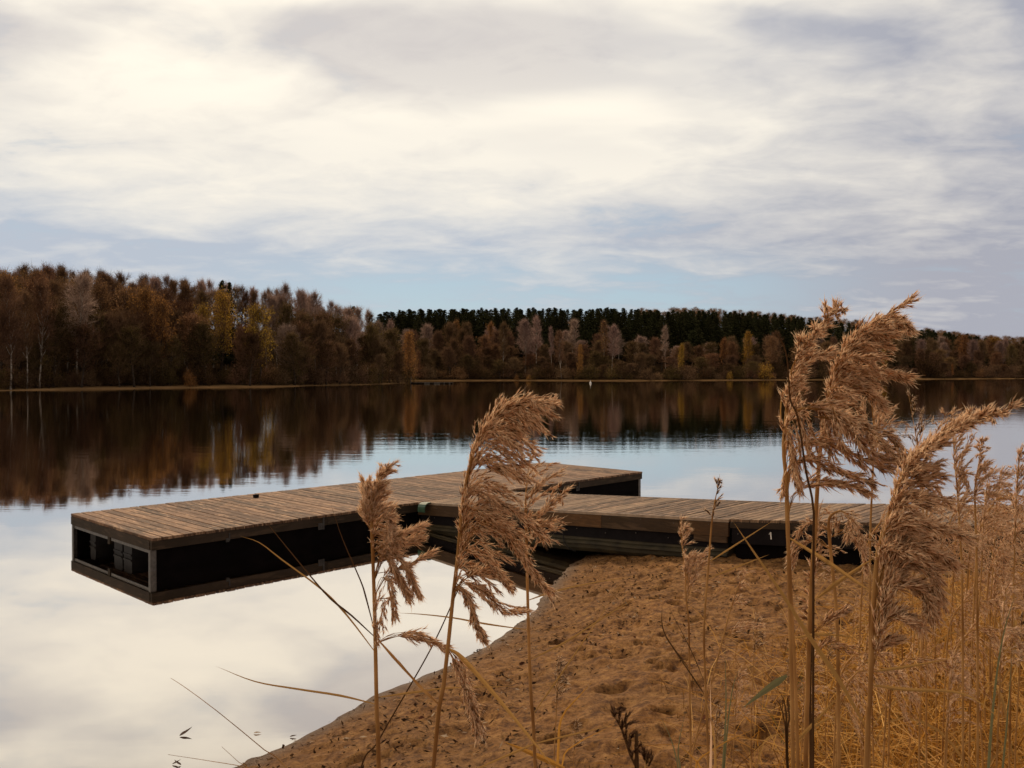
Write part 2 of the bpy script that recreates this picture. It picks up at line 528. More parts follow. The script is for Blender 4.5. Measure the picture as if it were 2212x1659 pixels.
# ------------------------------------------------------------------ trees
rnd = random.Random(3)
def bark(name, a, b):
    m = M(name)
    v = m.noise(m.mapping(m.coord(), (1, 1, 0.35)), 3.0, 4, 0.6)
    c = m.ramp(v, [(0.42, a), (0.58, b)])
    return m.surf(m.n('ShaderNodeBsdfDiffuse', {'Color': c, 'Roughness': 1.0}).outputs[0])
BARK = bark('bark', (0.045, 0.032, 0.025), (0.085, 0.065, 0.05))
BIRCH = bark('birch_bark', (0.12, 0.09, 0.07), (0.50, 0.44, 0.38))
TWIG = plant('bare_twigs', [(0, (0.14, 0.09, 0.072)), (0.6, (0.32, 0.215, 0.175)), (1, (0.48, 0.34, 0.28))], 0.35, objvar=0.22)
TWIGB = plant('brown_twigs', [(0, (0.065, 0.036, 0.020)), (0.6, (0.165, 0.096, 0.056)), (1, (0.29, 0.18, 0.11))], 0.3, objvar=0.25)
RUST = plant('rust_leaves', [(0, (0.11, 0.057, 0.027)), (0.6, (0.26, 0.142, 0.063)), (1, (0.42, 0.245, 0.12))], 0.35, objvar=0.22)
OLIVE = plant('olive_leaves', [(0, (0.028, 0.019, 0.008)), (0.6, (0.075, 0.050, 0.019)), (1, (0.15, 0.10, 0.036))], 0.3, objvar=0.35)
GOLD = plant('yellow_leaves', [(0, (0.22, 0.11, 0.02)), (0.6, (0.46, 0.26, 0.04)), (1, (0.68, 0.43, 0.09))], 0.4, objvar=0.15)
ORANGE = plant('orange_leaves', [(0, (0.16, 0.075, 0.025)), (0.6, (0.36, 0.17, 0.05)), (1, (0.55, 0.29, 0.10))], 0.4, objvar=0.15)
NEEDLE = plant('needles', [(0, (0.017, 0.018, 0.009)), (0.6, (0.042, 0.045, 0.020)), (1, (0.085, 0.084, 0.040))], 0.1, objvar=0.3)

def slivers(P0, D, L, Wd, rs):
    """thin triangles from base points P0 along D"""
    n = len(P0)
    r = rs.normal(size=(n, 3))
    a = np.cross(D, r); a /= (np.linalg.norm(a, axis=1, keepdims=True) + 1e-9)
    V = np.stack([P0 - a * Wd[:, None] / 2, P0 + a * Wd[:, None] / 2, P0 + D * L[:, None]], 1).reshape(-1, 3)
    return V, np.arange(3 * n).reshape(-1, 3)
def leaf_tris(C, size, rs):
    n = len(C)
    a = rs.normal(size=(n, 3)); a /= np.linalg.norm(a, axis=1, keepdims=True)
    b = rs.normal(size=(n, 3)); b -= (a * b).sum(1, keepdims=True) * a; b /= np.linalg.norm(b, axis=1, keepdims=True)
    s_ = size[:, None]
    V = np.stack([C + a * s_ * .6, C - a * s_ * .35 + b * s_ * .45, C - a * s_ * .35 - b * s_ * .45], 1).reshape(-1, 3)
    return V, np.arange(3 * n).reshape(-1, 3)
def unit(v): return v / (np.linalg.norm(v, axis=-1, keepdims=True) + 1e-9)

def tree_mesh(kind, seed):
    """returns (trunk mesh, crown mesh), built about 16 m tall with the base at the origin"""
    rs = np.random.RandomState(seed)
    Ht = 16.0
    tg = Geo()
    lean = rs.normal(0, .35, 2)
    def axis_pt(z):
        u = z / Ht
        return np.array((lean[0] * u + .25 * math.sin(u * 5 + seed), lean[1] * u + .25 * math.cos(u * 4 + seed), z))
    top = {'bare': .80, 'birch': .93, 'leafy': .8, 'narrow': .93, 'thin': .95, 'bush': .3}.get(kind, .9)
    r0 = {'birch': .19, 'narrow': .13, 'thin': .13, 'bush': .1}.get(kind, .24)
    tg.tube([axis_pt(z) for z in np.linspace(-.4, Ht * top, 9)], [r0 * (1 - .88 * i / 8) for i in range(9)], n=6)
    PV = []; 
    CP0 = []; CD = []; CL = []; CW = []; LC = []; LS = []
    if kind == 'bush':
        for k in range(9):
            a = rs.uniform(0, 6.28); e = rs.uniform(.5, 1.3)
            d = np.array((math.cos(a) * math.cos(e), math.sin(a) * math.cos(e), math.sin(e)))
            L = rs.uniform(5, 9)
            tg.tube([d * 0.2, d * L * .5 + (0, 0, .3), d * L], [.09, .05, .02], n=4, cap=False)
        ncl = 46
        for k in range(ncl):
            v = unit(rs.normal(size=3)); v[2] = abs(v[2])
            c = v * np.array((7.2, 7.2, 9.5)) * rs.uniform(.35, 1.0) + (0, 0, 1.2)
            n = 34
            LC.append(c + rs.normal(size=(n, 3)) * (1.15, 1.15, .95)); LS.append(rs.uniform(.3, .65, n))
            m_ = 22
            CP0.append(c + rs.normal(size=(m_, 3)) * .9); CD.append(unit(v + (0, 0, .9) + rs.normal(size=(m_, 3)) * .4)); CL.append(rs.uniform(.8, 2.2, m_)); CW.append(np.full(m_, .07))
    elif kind == 'conifer':
        z = 2.2 if seed % 3 else 6.0
        while z < Ht * 1.0:
            u = (z / Ht)
            rad = (3.6 * (1 - u) ** .66 + .10) * rs.uniform(.8, 1.15)
            nb = 7 + int(4 * (1 - u))
            a0 = rs.uniform(0, 6.28)
            for k in range(nb):
                a = a0 + k * 6.283 / nb + rs.uniform(-.3, .3)
                rr = rad * rs.uniform(.5, 1.3)
                d = unit(np.array((math.cos(a), math.sin(a), rs.uniform(-.35, .15) + .6 * u)))
                n = int(9 + 12 * (1 - u))
                t = rs.uniform(.1, 1, n) ** .7
                p = axis_pt(z) + d * rr * t[:, None] + rs.normal(size=(n, 3)) * .09
                LC.append(p + (0, 0, -.1)); LS.append(rs.uniform(.32, .62, n) * (1.1 - .45 * u))
                CP0.append(axis_pt(z)[None, :]); CD.append(d[None, :]); CL.append(np.array([rr])); CW.append(np.array([.16]))
            z += .42 + .2 * (1 - u)
        CP0.append(axis_pt(Ht * .97)[None, :]); CD.append(np.array([[0, 0, 1.]])); CL.append(np.array([.9])); CW.append(np.array([.12]))
    else:
        base = {'bare': 5.0, 'birch': 6.0, 'leafy': 4.0, 'narrow': 2.5, 'thin': 7.5}[kind]
        wid = {'bare': 3.0, 'birch': 2.4, 'leafy': 3.3, 'narrow': 1.6, 'thin': 1.5}[kind]
        nl = {'bare': 34, 'birch': 28, 'leafy': 30, 'narrow': 26, 'thin': 20}[kind]
        for k in range(nl):
            u = (k + rs.uniform(0, 1)) / nl
            z0 = base * .8 + (Ht * top - base * .8) * u
            a = k * 2.4 + rs.uniform(-.5, .5)
            prof = math.sin(math.pi * min(1, .22 + .74 * u)) ** .7
            L = wid * prof * rs.uniform(.75, 1.25)
            e = rs.uniform(.5, 1.0) + .45 * u
            d = np.array((math.cos(a) * math.cos(e), math.sin(a) * math.cos(e), math.sin(e)))
            p0 = axis_pt(z0)
            p2 = p0 + d * L + (0, 0, L * .35)
            p1 = p0 + d * L * .5 + (0, 0, L * .08)
            tg.tube([p0, p1, p2], [.075 * (1 - .6 * u), .045 * (1 - .5 * u), .015], n=4, cap=False)
            # side boughs
            nb = 9
            for j in range(nb):
                t = rs.uniform(.25, 1)
                q = p0 + (p2 - p0) * t
                bd = unit(d + rs.normal(size=3) * .75 + (0, 0, .35))
                bl_ = L * rs.uniform(.3, .55) + .5
                CP0.append(q[None, :]); CD.append(bd[None, :]); CL.append(np.array([bl_])); CW.append(np.array([.06]))
                n = {'bare': 22, 'birch': 18, 'leafy': 12, 'narrow': 6, 'thin': 14}[kind]
                tt = rs.uniform(.15, 1, n)
                up_ = .95 if kind != 'birch' else .3
                dd = unit(bd + rs.normal(size=(n, 3)) * .55 + (0, 0, up_))
                if kind == 'birch' or kind == 'thin': dd = unit(dd + (0, 0, -.1))
                CP0.append(q + bd * bl_ * tt[:, None]); CD.append(dd)
                CL.append(rs.uniform(.6, 1.8, n)); CW.append(rs.uniform(.028, .06, n))
                nlf = {'bare': 2, 'birch': 4, 'leafy': 17, 'narrow': 20, 'thin': 2}[kind]
                cc = q + bd * bl_ * rs.uniform(.5, 1.1)
                LC.append(cc + rs.normal(size=(nlf, 3)) * (.42, .42, .42)); LS.append(rs.uniform(.13, .28, nlf) if kind in ('leafy', 'narrow') else rs.uniform(.1, .24, nlf))
    V1, F1 = slivers(np.concatenate(CP0), np.concatenate(CD), np.concatenate(CL), np.concatenate(CW), rs)
    V2, F2 = leaf_tris(np.concatenate(LC), np.concatenate(LS), rs)
    return tg, np.concatenate([V1, V2]), np.concatenate([F1, F2 + len(V1)]), np.concatenate([np.zeros(len(F1)), np.ones(len(F2))])

_raw = {}
_cache = {}
def tree_pair(kind, seed, barkm, twigm, leafm):
    key = (kind, seed, barkm.name, twigm.name, leafm.name)
    if key not in _cache:
        if (kind, seed) not in _raw: _raw[(kind, seed)] = tree_mesh(kind, seed)
        tg, V, FF, mi = _raw[(kind, seed)]
        _cache[key] = (tg.mesh('trunk', [barkm], True), arr_mesh('crown', V, FF, [twigm, leafm], mi))
    return _cache[key]
HTREE = {'bush': 10.6}
def plant_tree(name, kind, seed, mats, x, y, height, label, cat, group, widen=1.0, sink=0.2, lean=None, z=None):
    a, b = tree_pair(kind, seed, *mats)
    gz = hf(x, y) if z is None else z
    r = empty(name, (x, y, gz - sink), rnd.uniform(0, 6.28))
    s_ = (height + sink) / HTREE.get(kind, 16.6)
    r.scale = (s_ * widen, s_ * widen, s_)
    if lean: r.rotation_euler = (lean[0], lean[1], r.rotation_euler[2])
    tag(r, label, cat, group)
    link('trunk', a, r); link('crown', b, r)
    return r
def px_of(x, y, z):
    d = np.array((x, y, z - CAM_H))
    dep = d @ FWD
    return 1106 + F * d[0] / dep, 829.5 - F * (d @ UPV) / dep
def at_px(px, depth):
    """ground position in the far wood for a picture column at a distance"""
    return (px - 1106) / F * depth, depth
def height_for(px, ytop, depth):
    x, y = at_px(px, depth)
    return P(px, ytop, depth)[2] - hf(x, y)

SP = {'bare': (BARK, TWIG, TWIG), 'barebrown': (BARK, TWIGB, TWIGB), 'rust': (BARK, TWIGB, RUST), 'olive': (BARK, TWIGB, OLIVE), 'gold': (BARK, TWIGB, GOLD),
      'orange': (BARK, TWIGB, ORANGE), 'birchbare': (BIRCH, TWIG, TWIG), 'birchrust': (BIRCH, TWIGB, RUST), 'birchgold': (BIRCH, TWIGB, GOLD), 'con': (BARK, NEEDLE, NEEDLE)}

# --- the distinctive trees, each placed on the far land (x of the crown, y of the top, distance)
def shore_depth(px):
    xs = [0, 200, 400, 600, 700, 800, 889, 890, 1100, 1350, 1500, 1700, 1900, 2212]
    ds = [116, 130, 143, 153, 172, 187, 212, 287, 303, 288, 304, 329, 365, 428]
    return float(np.interp(px, xs, ds)) * 1.055
SPECIAL = [
 # px, ytop, extra distance, kind, seed, mats, widen, name, label, category
 (17, 571, 14, 'leafy', 2, 'orange', .8, 'rust_topped_tree', 'tall tree with orange-brown top at the left end of the wood', 'tree'),
 (84, 568, 15, 'leafy', 1, 'rust', .8, 'rust_topped_tree', 'tall tree with pale rusty top just right of the leftmost orange one', 'tree'),
 (216, 588, 14, 'leafy', 2, 'rust', .8, 'rust_topped_tree', 'tall rusty-topped tree standing highest above the dark gap in the left wood', 'tree'),
 (24, 600, 4, 'birch', 3, 'birchrust', .8, 'birch_tree', 'pale crooked birch trunk nearest the left edge of the wood', 'birch'),
 (57, 628, 5, 'birch', 4, 'birchrust', .7, 'birch_tree', 'thin pale birch between the two taller birches at far left', 'birch'),
 (88, 606, 4, 'birch', 5, 'birchrust', .8, 'birch_tree', 'pale birch with forked top, second tall one from the left', 'birch'),
 (168, 592, 8, 'birch', 3, 'birchbare', .9, 'birch_tree', 'bare grey birch with white upper trunk left of the orange tree', 'birch'),
 (318, 598, 12, 'leafy', 1, 'orange', .75, 'orange_tree', 'orange-brown tree on the left skyline beside a brighter orange crown', 'tree'),
 (350, 624, 7, 'leafy', 3, 'orange', .7, 'orange_tree', 'bright orange rounded tree in the middle of the left wood', 'tree'),
 (477, 599, 24, 'conifer', 1, 'con', .8, 'spruce_tree', 'dark spruce rising behind the yellow trees, left of the pair', 'conifer'),
 (496, 604, 26, 'conifer', 2, 'con', .8, 'spruce_tree', 'dark spruce rising behind the yellow trees, right of the pair', 'conifer'),
 (480, 614, 14, 'leafy', 2, 'gold', .75, 'yellow_tree', 'dull yellow tree directly below the two dark spruce tops', 'tree'),
 (440, 640, 12, 'leafy', 1, 'gold', .5, 'yellow_tree', 'narrow dim yellow tree just left of the spruce pair', 'tree'),
 (562, 645, 5, 'leafy', 3, 'gold', .85, 'yellow_tree', 'brightest full yellow tree of the left wood, near the water', 'tree'),
 (409, 797, 2.5, 'bush', 2, 'orange', .55, 'orange_bush', 'small orange bush at the water edge of the left shore', 'bush'),
 (765, 656, 34, 'conifer', 4, 'con', .9, 'spruce_tree', 'lone dark spruce where the left wood meets the far hill', 'conifer'),
 (793, 776, 5, 'bush', 1, 'olive', .8, 'olive_bush', 'olive bush on the ochre beach near the headland tip', 'bush'),
 (884, 712, 6, 'narrow', 1, 'orange', 1.2, 'orange_tree', 'pale orange tree standing at the tip of the left headland', 'tree'),
 (903, 752, 10, 'leafy', 2, 'rust', .7, 'olive_tree', 'low olive-brown tree leaning over the tip of the headland', 'tree'),
 (985, 684, 60, 'leafy', 2, 'orange', .6, 'orange_tree', 'orange crown high among bare trees behind the distant jetty', 'tree'),
 (1060, 688, 50, 'leafy', 3, 'orange', .5, 'orange_tree', 'small orange crown left of the tall narrow birches', 'tree'),
 (1088, 696, 12, 'birch', 4, 'birchrust', .75, 'birch_tree', 'narrow birch with rusty hanging leaves on the far shore', 'birch'),
 (1134, 690, 24, 'birch', 5, 'birchbare', 1.1, 'birch_tree', 'wide-crowned bare birch before the dark conifers', 'birch'),
 (1161, 683, 18, 'thin', 1, 'birchbare', .9, 'birch_tree', 'tallest thin bare birch, right of the wide-crowned one', 'birch'),
 (1190, 705, 14, 'thin', 2, 'birchbare', .6, 'birch_tree', 'very thin white-stemmed birch before the dark conifers', 'birch'),
 (1213, 716, 5, 'birch', 3, 'birchrust', .75, 'birch_tree', 'leaning white birch trunk reaching down to the far waterline', 'birch'),
 (1239, 689, 48, 'thin', 3, 'birchbare', 1.3, 'birch_tree', 'bare birch top standing above the leaning white birch', 'birch'),
 (1253, 742, 6, 'narrow', 2, 'orange', .75, 'golden_tree', 'narrow drooping golden tree right of the leaning birch', 'tree'),
 (1303, 692, 20, 'thin', 4, 'birchgold', .9, 'birch_tree', 'birch with a small orange top, paired with a bare one', 'birch'),
 (1323, 702, 18, 'birch', 4, 'birchbare', .9, 'birch_tree', 'broad bare birch beside the small orange-topped birch', 'birch'),
 (1438, 704, 26, 'thin', 1, 'birchbare', .8, 'birch_tree', 'bare birch just left of the tall golden column tree', 'birch'),
 (1470, 739, 6, 'narrow', 3, 'gold', .75, 'golden_tree', 'tall golden column tree at the far waterline', 'tree'),
 (1564, 722, 40, 'leafy', 1, 'orange', .6, 'orange_tree', 'orange-leaved crown above the small yellow shore bush', 'tree'),
 (1576, 800, 3, 'bush', 3, 'gold', .5, 'yellow_bush', 'tiny yellow bush at the waterline of the far shore', 'bush'),
 (1616, 712, 24, 'narrow', 1, 'birchgold', .9, 'golden_tree', 'dull golden narrow tree left of the tall reeds', 'tree'),
 (1666, 720, 14, 'leafy', 3, 'rust', .75, 'rust_tree', 'rusty leafy tree above the yellow-green shore bush', 'tree'),
 (1652, 781, 5, 'bush', 2, 'gold', .8, 'yellow_green_bush', 'spreading yellow-green bush low on the far shore', 'bush'),
 (1910, 753, 12, 'narrow', 2, 'gold', .8, 'golden_tree', 'narrow dull gold tree seen between two reed plumes', 'tree'),
 (2006, 756, 8, 'bush', 1, 'olive', .85, 'olive_tree', 'rounded olive tree bulging over the right far shore', 'tree'),
 (2058, 785, 8, 'narrow', 3, 'orange', .8, 'orange_tree', 'small orange tree at the foot of the right-hand wood', 'tree'),
 (2083, 716, 70, 'leafy', 2, 'orange', .9, 'orange_tree', 'pointed orange crown on the right-hand skyline', 'tree'),
 (2150, 722, 80, 'leafy', 3, 'gold', .8, 'yellow_tree', 'faint yellow crown on the skyline near the right edge', 'tree'),
 (920, 796, 10, 'bush', 1, 'olive', .9, 'olive_bush', 'rounded olive bush on the shore behind the distant jetty', 'bush'),
 (1116, 808, 3, 'bush', 2, 'orange', .7, 'ochre_bush', 'low ochre bush on the shore below the narrow birches', 'bush'),
 (1142, 808, 3, 'bush', 3, 'orange', .7, 'ochre_bush', 'low ochre bush just right of the other ochre shore bush', 'bush'),
]
for (px, yt, ex, kind, seed, mk, wd, nm, lb, ct) in SPECIAL:
    dpt = shore_depth(px) + ex
    x, y = at_px(px, dpt)
    hgt = max(1.5, height_for(px, yt, dpt))
    lean = (0, R(-5), ) if 'leaning white' in lb else None
    plant_tree(nm, kind, seed, SP[mk], x, y, hgt, lb, ct, None, wd * (1.0 if kind != 'bush' else 1.0), lean=lean)

# --- the ordinary trees in rows, deeper rows taller in the picture
SKY_L = ([-60, 0, 60, 100, 180, 260, 320, 350, 400, 440, 520, 560, 620, 680, 720, 750, 800, 840, 870, 900], [562, 568, 571, 573, 579, 590, 600, 594, 602, 606, 614, 614, 619, 629, 645, 659, 674, 684, 700, 735])
def zone_left(px):
    for lim, t in ((110, 'near the left picture edge'), (260, 'around the left wood gap'), (430, 'beside the bright orange crown'), (600, 'round the yellow trees and spruces'), (760, 'on the left wood slope')):
        if px < lim: return t
    return 'near the tip of the headland'
def left_row(extra, n, drop, pxr, kinds, jit=9):
    for i in range(n):
        px = pxr[0] + (pxr[1] - pxr[0]) * (i + rnd.uniform(.15, .85)) / n
        top = np.interp(px, *SKY_L) + drop + rnd.uniform(-jit * .35, jit)
        dpt = shore_depth(min(px, 885)) + extra + rnd.uniform(-3, 3)
        kind, mk, desc = rnd.choice(kinds(px))
        x, y = at_px(px, dpt)
        hgt = height_for(px, top, dpt)
        if hgt < 2: continue
        if 10 < drop and any(abs(px - c_) < w_ for c_, w_ in ((562, 30), (478, 30), (350, 20), (884, 18))) and rnd.random() < .85: continue
        seed = rnd.randint(1, 5)
        plant_tree({'bare': 'bare_tree', 'birch': 'birch_tree', 'leafy': 'leafy_tree', 'thin': 'slender_tree', 'narrow': 'slender_tree'}[kind], kind, seed, SP[mk], x, y, hgt,
                   '%s %s %s' % (desc, {0: 'on the skyline', 3: 'just under the skyline', 17: 'in the upper canopy', 45: 'halfway down', 95: 'close to the water'}[drop], zone_left(px)), 'tree', 'trees of the left shore wood', min(1.3, max(.7, (13.5 if drop < 10 else 16) / hgt)))
KB = ('bare', 'bare', 'bare purple-grey tree'); KBB = ('bare', 'barebrown', 'bare brown tree'); KR = ('leafy', 'rust', 'rust-brown leafy tree')
KO = ('leafy', 'olive', 'dark olive-brown tree'); KBI = ('birch', 'birchbare', 'bare pale-stemmed birch'); KBR = ('birch', 'birchrust', 'birch with thin rusty leaves')
KT = ('thin', 'birchbare', 'slender bare tree'); KTB = ('thin', 'barebrown', 'slender brown tree')
def kl_top(px): return [KR, KTB, KBR, KB, KTB] if px < 300 else ([KB, KT, KBI, KTB, KBI] if px > 520 else [KB, KT, KBI, KBR, KTB])
def kl_mid(px): return [KR, KBR, KBB, KO, KO] if px < 480 else [KO, KBB, KB, KO, KBB]
def kl_low(px): return [KO, KO, KO, KBB]
left_row(44, 36, 0, (-60, 800), kl_top, 10)
left_row(31, 40, 3, (-40, 850), kl_top, 14)
left_row(19, 34, 17, (-30, 875), kl_mid, 26)
left_row(11, 26, 45, (-20, 885), kl_mid, 40)
left_row(5.5, 22, 95, (-20, 890), kl_low, 50)
# undergrowth along the left shore
for i in range(46):
    px = -20 + 905 * (i + rnd.uniform(.1, .9)) / 46
    dpt = shore_depth(min(px, 885)) + rnd.uniform(5.0, 9.0)
    x, y = at_px(px, dpt)
    top = rnd.uniform(775, 808)
    mk, desc = rnd.choice([('olive', 'dark olive bush'), ('barebrown', 'bare brown bush'), ('olive', 'dark olive bush')])
    plant_tree('shore_bush', 'bush', rnd.randint(1, 3), SP[mk], x, y, max(1.2, height_for(px, top, dpt)), '%s on the shore %s' % (desc, zone_left(px)), 'bush', 'bushes along the left shore', rnd.uniform(.7, 1.1))

def zone_far(px):
    for lim, t in ((980, 'behind the distant jetty'), (1110, 'left of the tall bare birches'), (1270, 'round the leaning white birch'), (1420, 'left of the tall golden column tree'),
                   (1600, 'right of the tall golden column tree'), (1800, 'behind the tallest reeds'), (1960, 'between the two high reed plumes'), (2090, 'round the olive tree at right')):
        if px < lim: return t
    return 'near the right picture edge'
def far_row(extra, n, tops, pxr, kinds, jit, group='trees of the far shore wood', what=''):
    for i in range(n):
        px = pxr[0] + (pxr[1] - pxr[0]) * (i + rnd.uniform(.15, .85)) / n
        top = np.interp(px, *tops) + rnd.uniform(-jit * .5, jit * .8)
        dpt = shore_depth(max(px, 891)) + extra + rnd.uniform(-5, 5)
        kind, mk, desc = rnd.choice(kinds(px))
        x, y = at_px(px, dpt)
        hgt = height_for(px, top, dpt)
        if hgt < 2.5: continue
        nm = {'bare': 'bare_tree', 'birch': 'birch_tree', 'leafy': 'leafy_tree', 'thin': 'slender_tree', 'conifer': 'spruce_tree', 'narrow': 'slender_tree'}[kind]
        plant_tree(nm, kind, rnd.randint(1, 5), SP[mk], x, y, hgt, '%s %s%s' % (desc, what, zone_far(px)), 'conifer' if kind == 'conifer' else 'tree', group,
                   min(2.3, max(.8, (17 if kind != 'conifer' else 34 * rnd.uniform(.75, 1.05)) / hgt)))
KC = ('conifer', 'con', 'dark spruce')
CON = ([820, 850, 900, 1000, 1100, 1200, 1300, 1400, 1500, 1600, 1700, 1800, 1900, 2000, 2100, 2212], [674, 667, 666, 665, 663, 664, 663, 665, 668, 671, 678, 692, 704, 708, 722, 736])
far_row(150, 104, CON, (815, 2215), lambda p: [KC], 5, 'spruces on the hill', 'on the hill crest ')
far_row(128, 88, (CON[0], [v + 1.5 for v in CON[1]]), (815, 2150), lambda p: [KC], 6, 'spruces on the hill', 'on the upper slope ')
far_row(104, 72, (CON[0], [v + 8 for v in CON[1]]), (860, 2120), lambda p: [KC], 12, 'spruces on the hill', 'on the middle slope ')
far_row(82, 30, (CON[0], [v + 38 for v in CON[1]]), (1080, 2060), lambda p: [KC], 12, 'spruces on the hill', 'on the lower slope ')
DEC = ([860, 900, 980, 1060, 1150, 1250, 1350, 1450, 1560, 1660, 1780, 1880, 1960, 2050, 2130, 2230], [712, 698, 688, 696, 716, 722, 716, 738, 722, 716, 716, 724, 722, 726, 730, 736])
def kf(px): return [KB, KBB, KBB, KBI] if px < 1350 else [KB, KBB, KO, KBB]
def kf2(px): return [KO, KBB, KO, KBB, KR]
far_row(56, 34, DEC, (870, 2230), kf, 14, what='tallest in the brown belt ')
far_row(36, 38, (DEC[0], [v + 14 for v in DEC[1]]), (880, 2230), kf2, 20, what='in the brown belt ')
far_row(20, 40, (DEC[0], [v + 36 for v in DEC[1]]), (890, 2230), kf2, 26, what='low in the brown belt ')
far_row(10, 38, (DEC[0], [v + 60 for v in DEC[1]]), (895, 2230), lambda p: [KO, KO, KBB], 20, what='close to the far water ')
far_row(84, 14, ([1960, 2060, 2212], [720, 724, 732]), (1980, 2240), lambda p: [KB, KBB, KR], 8)
for i in range(52):
    px = 895 + 1330 * (i + rnd.uniform(.1, .9)) / 52
    dpt = shore_depth(px) + rnd.uniform(4, 9)
    x, y = at_px(px, dpt)
    mk, desc = rnd.choice([('olive', 'dark olive bush'), ('barebrown', 'bare brown bush'), ('rust', 'brown leafy bush'), ('barebrown', 'bare brown bush')])
    plant_tree('shore_bush', 'bush', rnd.randint(1, 3), SP[mk], x, y, max(1.5, height_for(px, rnd.uniform(782, 806), dpt)), '%s on the shore %s' % (desc, zone_far(px)), 'bush', 'bushes along the far shore', rnd.uniform(.8, 1.3))

# far-off brown wood on the ridge behind the spruces, one mass
rs = np.random.RandomState(8)
VV = []; FF = []; MI = []; nb = 0
RID = ([1440, 1480, 1600, 1700, 1850, 1950, 2000, 2100, 2212, 2300], [664, 662, 668, 677, 690, 699, 707, 720, 727, 732])
_far = [_raw[k] for k in _raw if k[0] in ('bare', 'leafy') and k[1] <= 3]
for i in range(420):
    px = rs.uniform(1380, 2300)
    dpt = rs.uniform(590, 680)
    top = np.interp(px, *RID) + (rs.uniform(-3.5, 5) if i % 2 else rs.uniform(4, 26))
    x, y = at_px(px, dpt)
    zt = P(px, top, dpt)[2]
    hh = rs.uniform(11, 15)
    k = rs.randint(len(_far))
    tg, V, F_, mi = _far[k]
    V3 = V.reshape(-1, 3, 3)[::4].reshape(-1, 3)
    a = rs.uniform(0, 6.28)
    s_ = hh / 16.6
    c = (V3[:, 0:1] * math.cos(a) - V3[:, 1:2] * math.sin(a), V3[:, 0:1] * math.sin(a) + V3[:, 1:2] * math.cos(a), V3[:, 2:3])
    W = np.concatenate(c, 1) * (s_ * 1.5, s_ * 1.5, s_) + (x, y, zt - hh)
    # widen the slivers so that the thinned crown keeps its mass
    VV.append(W); FF.append(np.arange(len(W)).reshape(-1, 3) + nb); MI.append(mi[::4]); nb += len(W)
me = arr_mesh('distant_wood', np.concatenate(VV), np.concatenate(FF), [TWIGB, RUST], np.concatenate(MI))
tag(link('distant_wood', me), 'distant brown autumn wood along the ridge behind the dark spruces', 'wood', None, 'stuff')

# ------------------------------------------------------------------ jetty: pontoon
def wood(name, stops, streak=(1.2, 1.2, 1.2), rough=0.8, worn=0.6, bump=0.35, grime=0.35):
    """weathered boards, tone varies board by board"""
    m = M(name)
    p = m.coord()
    isl = m.island()
    base = m.ramp(isl, stops)
    # grain runs along local X of each part
    off = m.n('ShaderNodeCombineXYZ', {0: m.math('MULTIPLY', isl, 31.0), 1: m.math('MULTIPLY', isl, 17.0), 2: 0.0}).outputs[0]
    pv = m.n('ShaderNodeVectorMath', {0: m.mapping(p, streak), 1: off}, operation='ADD').outputs[0]
    gr = m.noise(pv, 10.0, 6, 0.65, 0.6)
    st = m.noise(p, 1.6, 5, 0.65, 0.5)
    sp_ = m.noise(p, 34, 3, 0.7)
    c = m.mix(m.maprange(gr, 0.36, 0.60, 0.0, 0.9), base, m.mix(0.5, base, (0.02, 0.013, 0.008)))
    c = m.mix(m.maprange(st, 0.46, 0.68, 0.0, grime), c, (0.055, 0.034, 0.022))
    c = m.mix(m.maprange(m.noise(pv, 3.6, 5, 0.65, 0.4), 0.52, 0.66, 0.0, worn), c, (0.46, 0.285, 0.17))
    c = m.mix(m.maprange(sp_, 0.66, 0.75, 0.0, 0.5), c, (0.025, 0.016, 0.011))
    nm = m.bump(gr, bump, 0.004)
    return m.surf(m.principled(c, rough, nm, 0.25))
DECK = wood('deck_boards', [(0, (0.060, 0.027, 0.015)), (0.5, (0.155, 0.078, 0.043)), (1, (0.29, 0.165, 0.095))], (9.0, 0.9, 1.0), grime=.85, worn=.85, bump=.6)
DECKW = wood('walkway_boards', [(0, (0.065, 0.036, 0.020)), (0.5, (0.16, 0.095, 0.055)), (1, (0.28, 0.185, 0.11))], (9.0, 0.9, 1.0), grime=.7, worn=.8, bump=.6)
EDGE = wood('edge_boards', [(0, (0.018, 0.011, 0.006)), (1, (0.042, 0.026, 0.013))], (0.8, 0.8, 5.0), grime=.6, worn=.08)
EDGEW = wood('walkway_edge_boards', [(0, (0.035, 0.020, 0.009)), (0.5, (0.065, 0.036, 0.016)), (1, (0.13, 0.060, 0.020))], (0.8, 1.0, 7.0), grime=.55, worn=.10)
STEELD = simple('dull_steel', (0.055, 0.048, 0.045), 0.7, 0.4, 22, 0.2)
STEEL = simple('galvanised_steel', (0.12, 0.105, 0.095), 0.55, 0.35, 22, 0.35)
DARK = simple('dark_panel_and_shade', (0.0045, 0.003, 0.003), 0.9, 0.4, 6, spec=.06)  # near-black panels; also paints the shade under the second walkway section
RUBBER = simple('black_band', (0.009, 0.007, 0.008), 0.8, 0.3, 9, spec=.1)
FLOAT = simple('grey_float', (0.022, 0.019, 0.020), 0.7, 0.35, 7)
ALGAE = simple('algae_float', (0.034, 0.025, 0.010), 0.75, 0.6, 5, bump=.4)
WHITE = simple('white_paint', (0.72, 0.70, 0.66), 0.6, 0.08, 30)
TRIM = simple('pale_edge_strip', (0.30, 0.215, 0.15), 0.6, 0.3, 12)
GREEN = simple('green_plastic', (0.045, 0.095, 0.060), 0.42, 0.25, 14)
ROPE = simple('dark_rope', (0.010, 0.008, 0.007), 0.9)

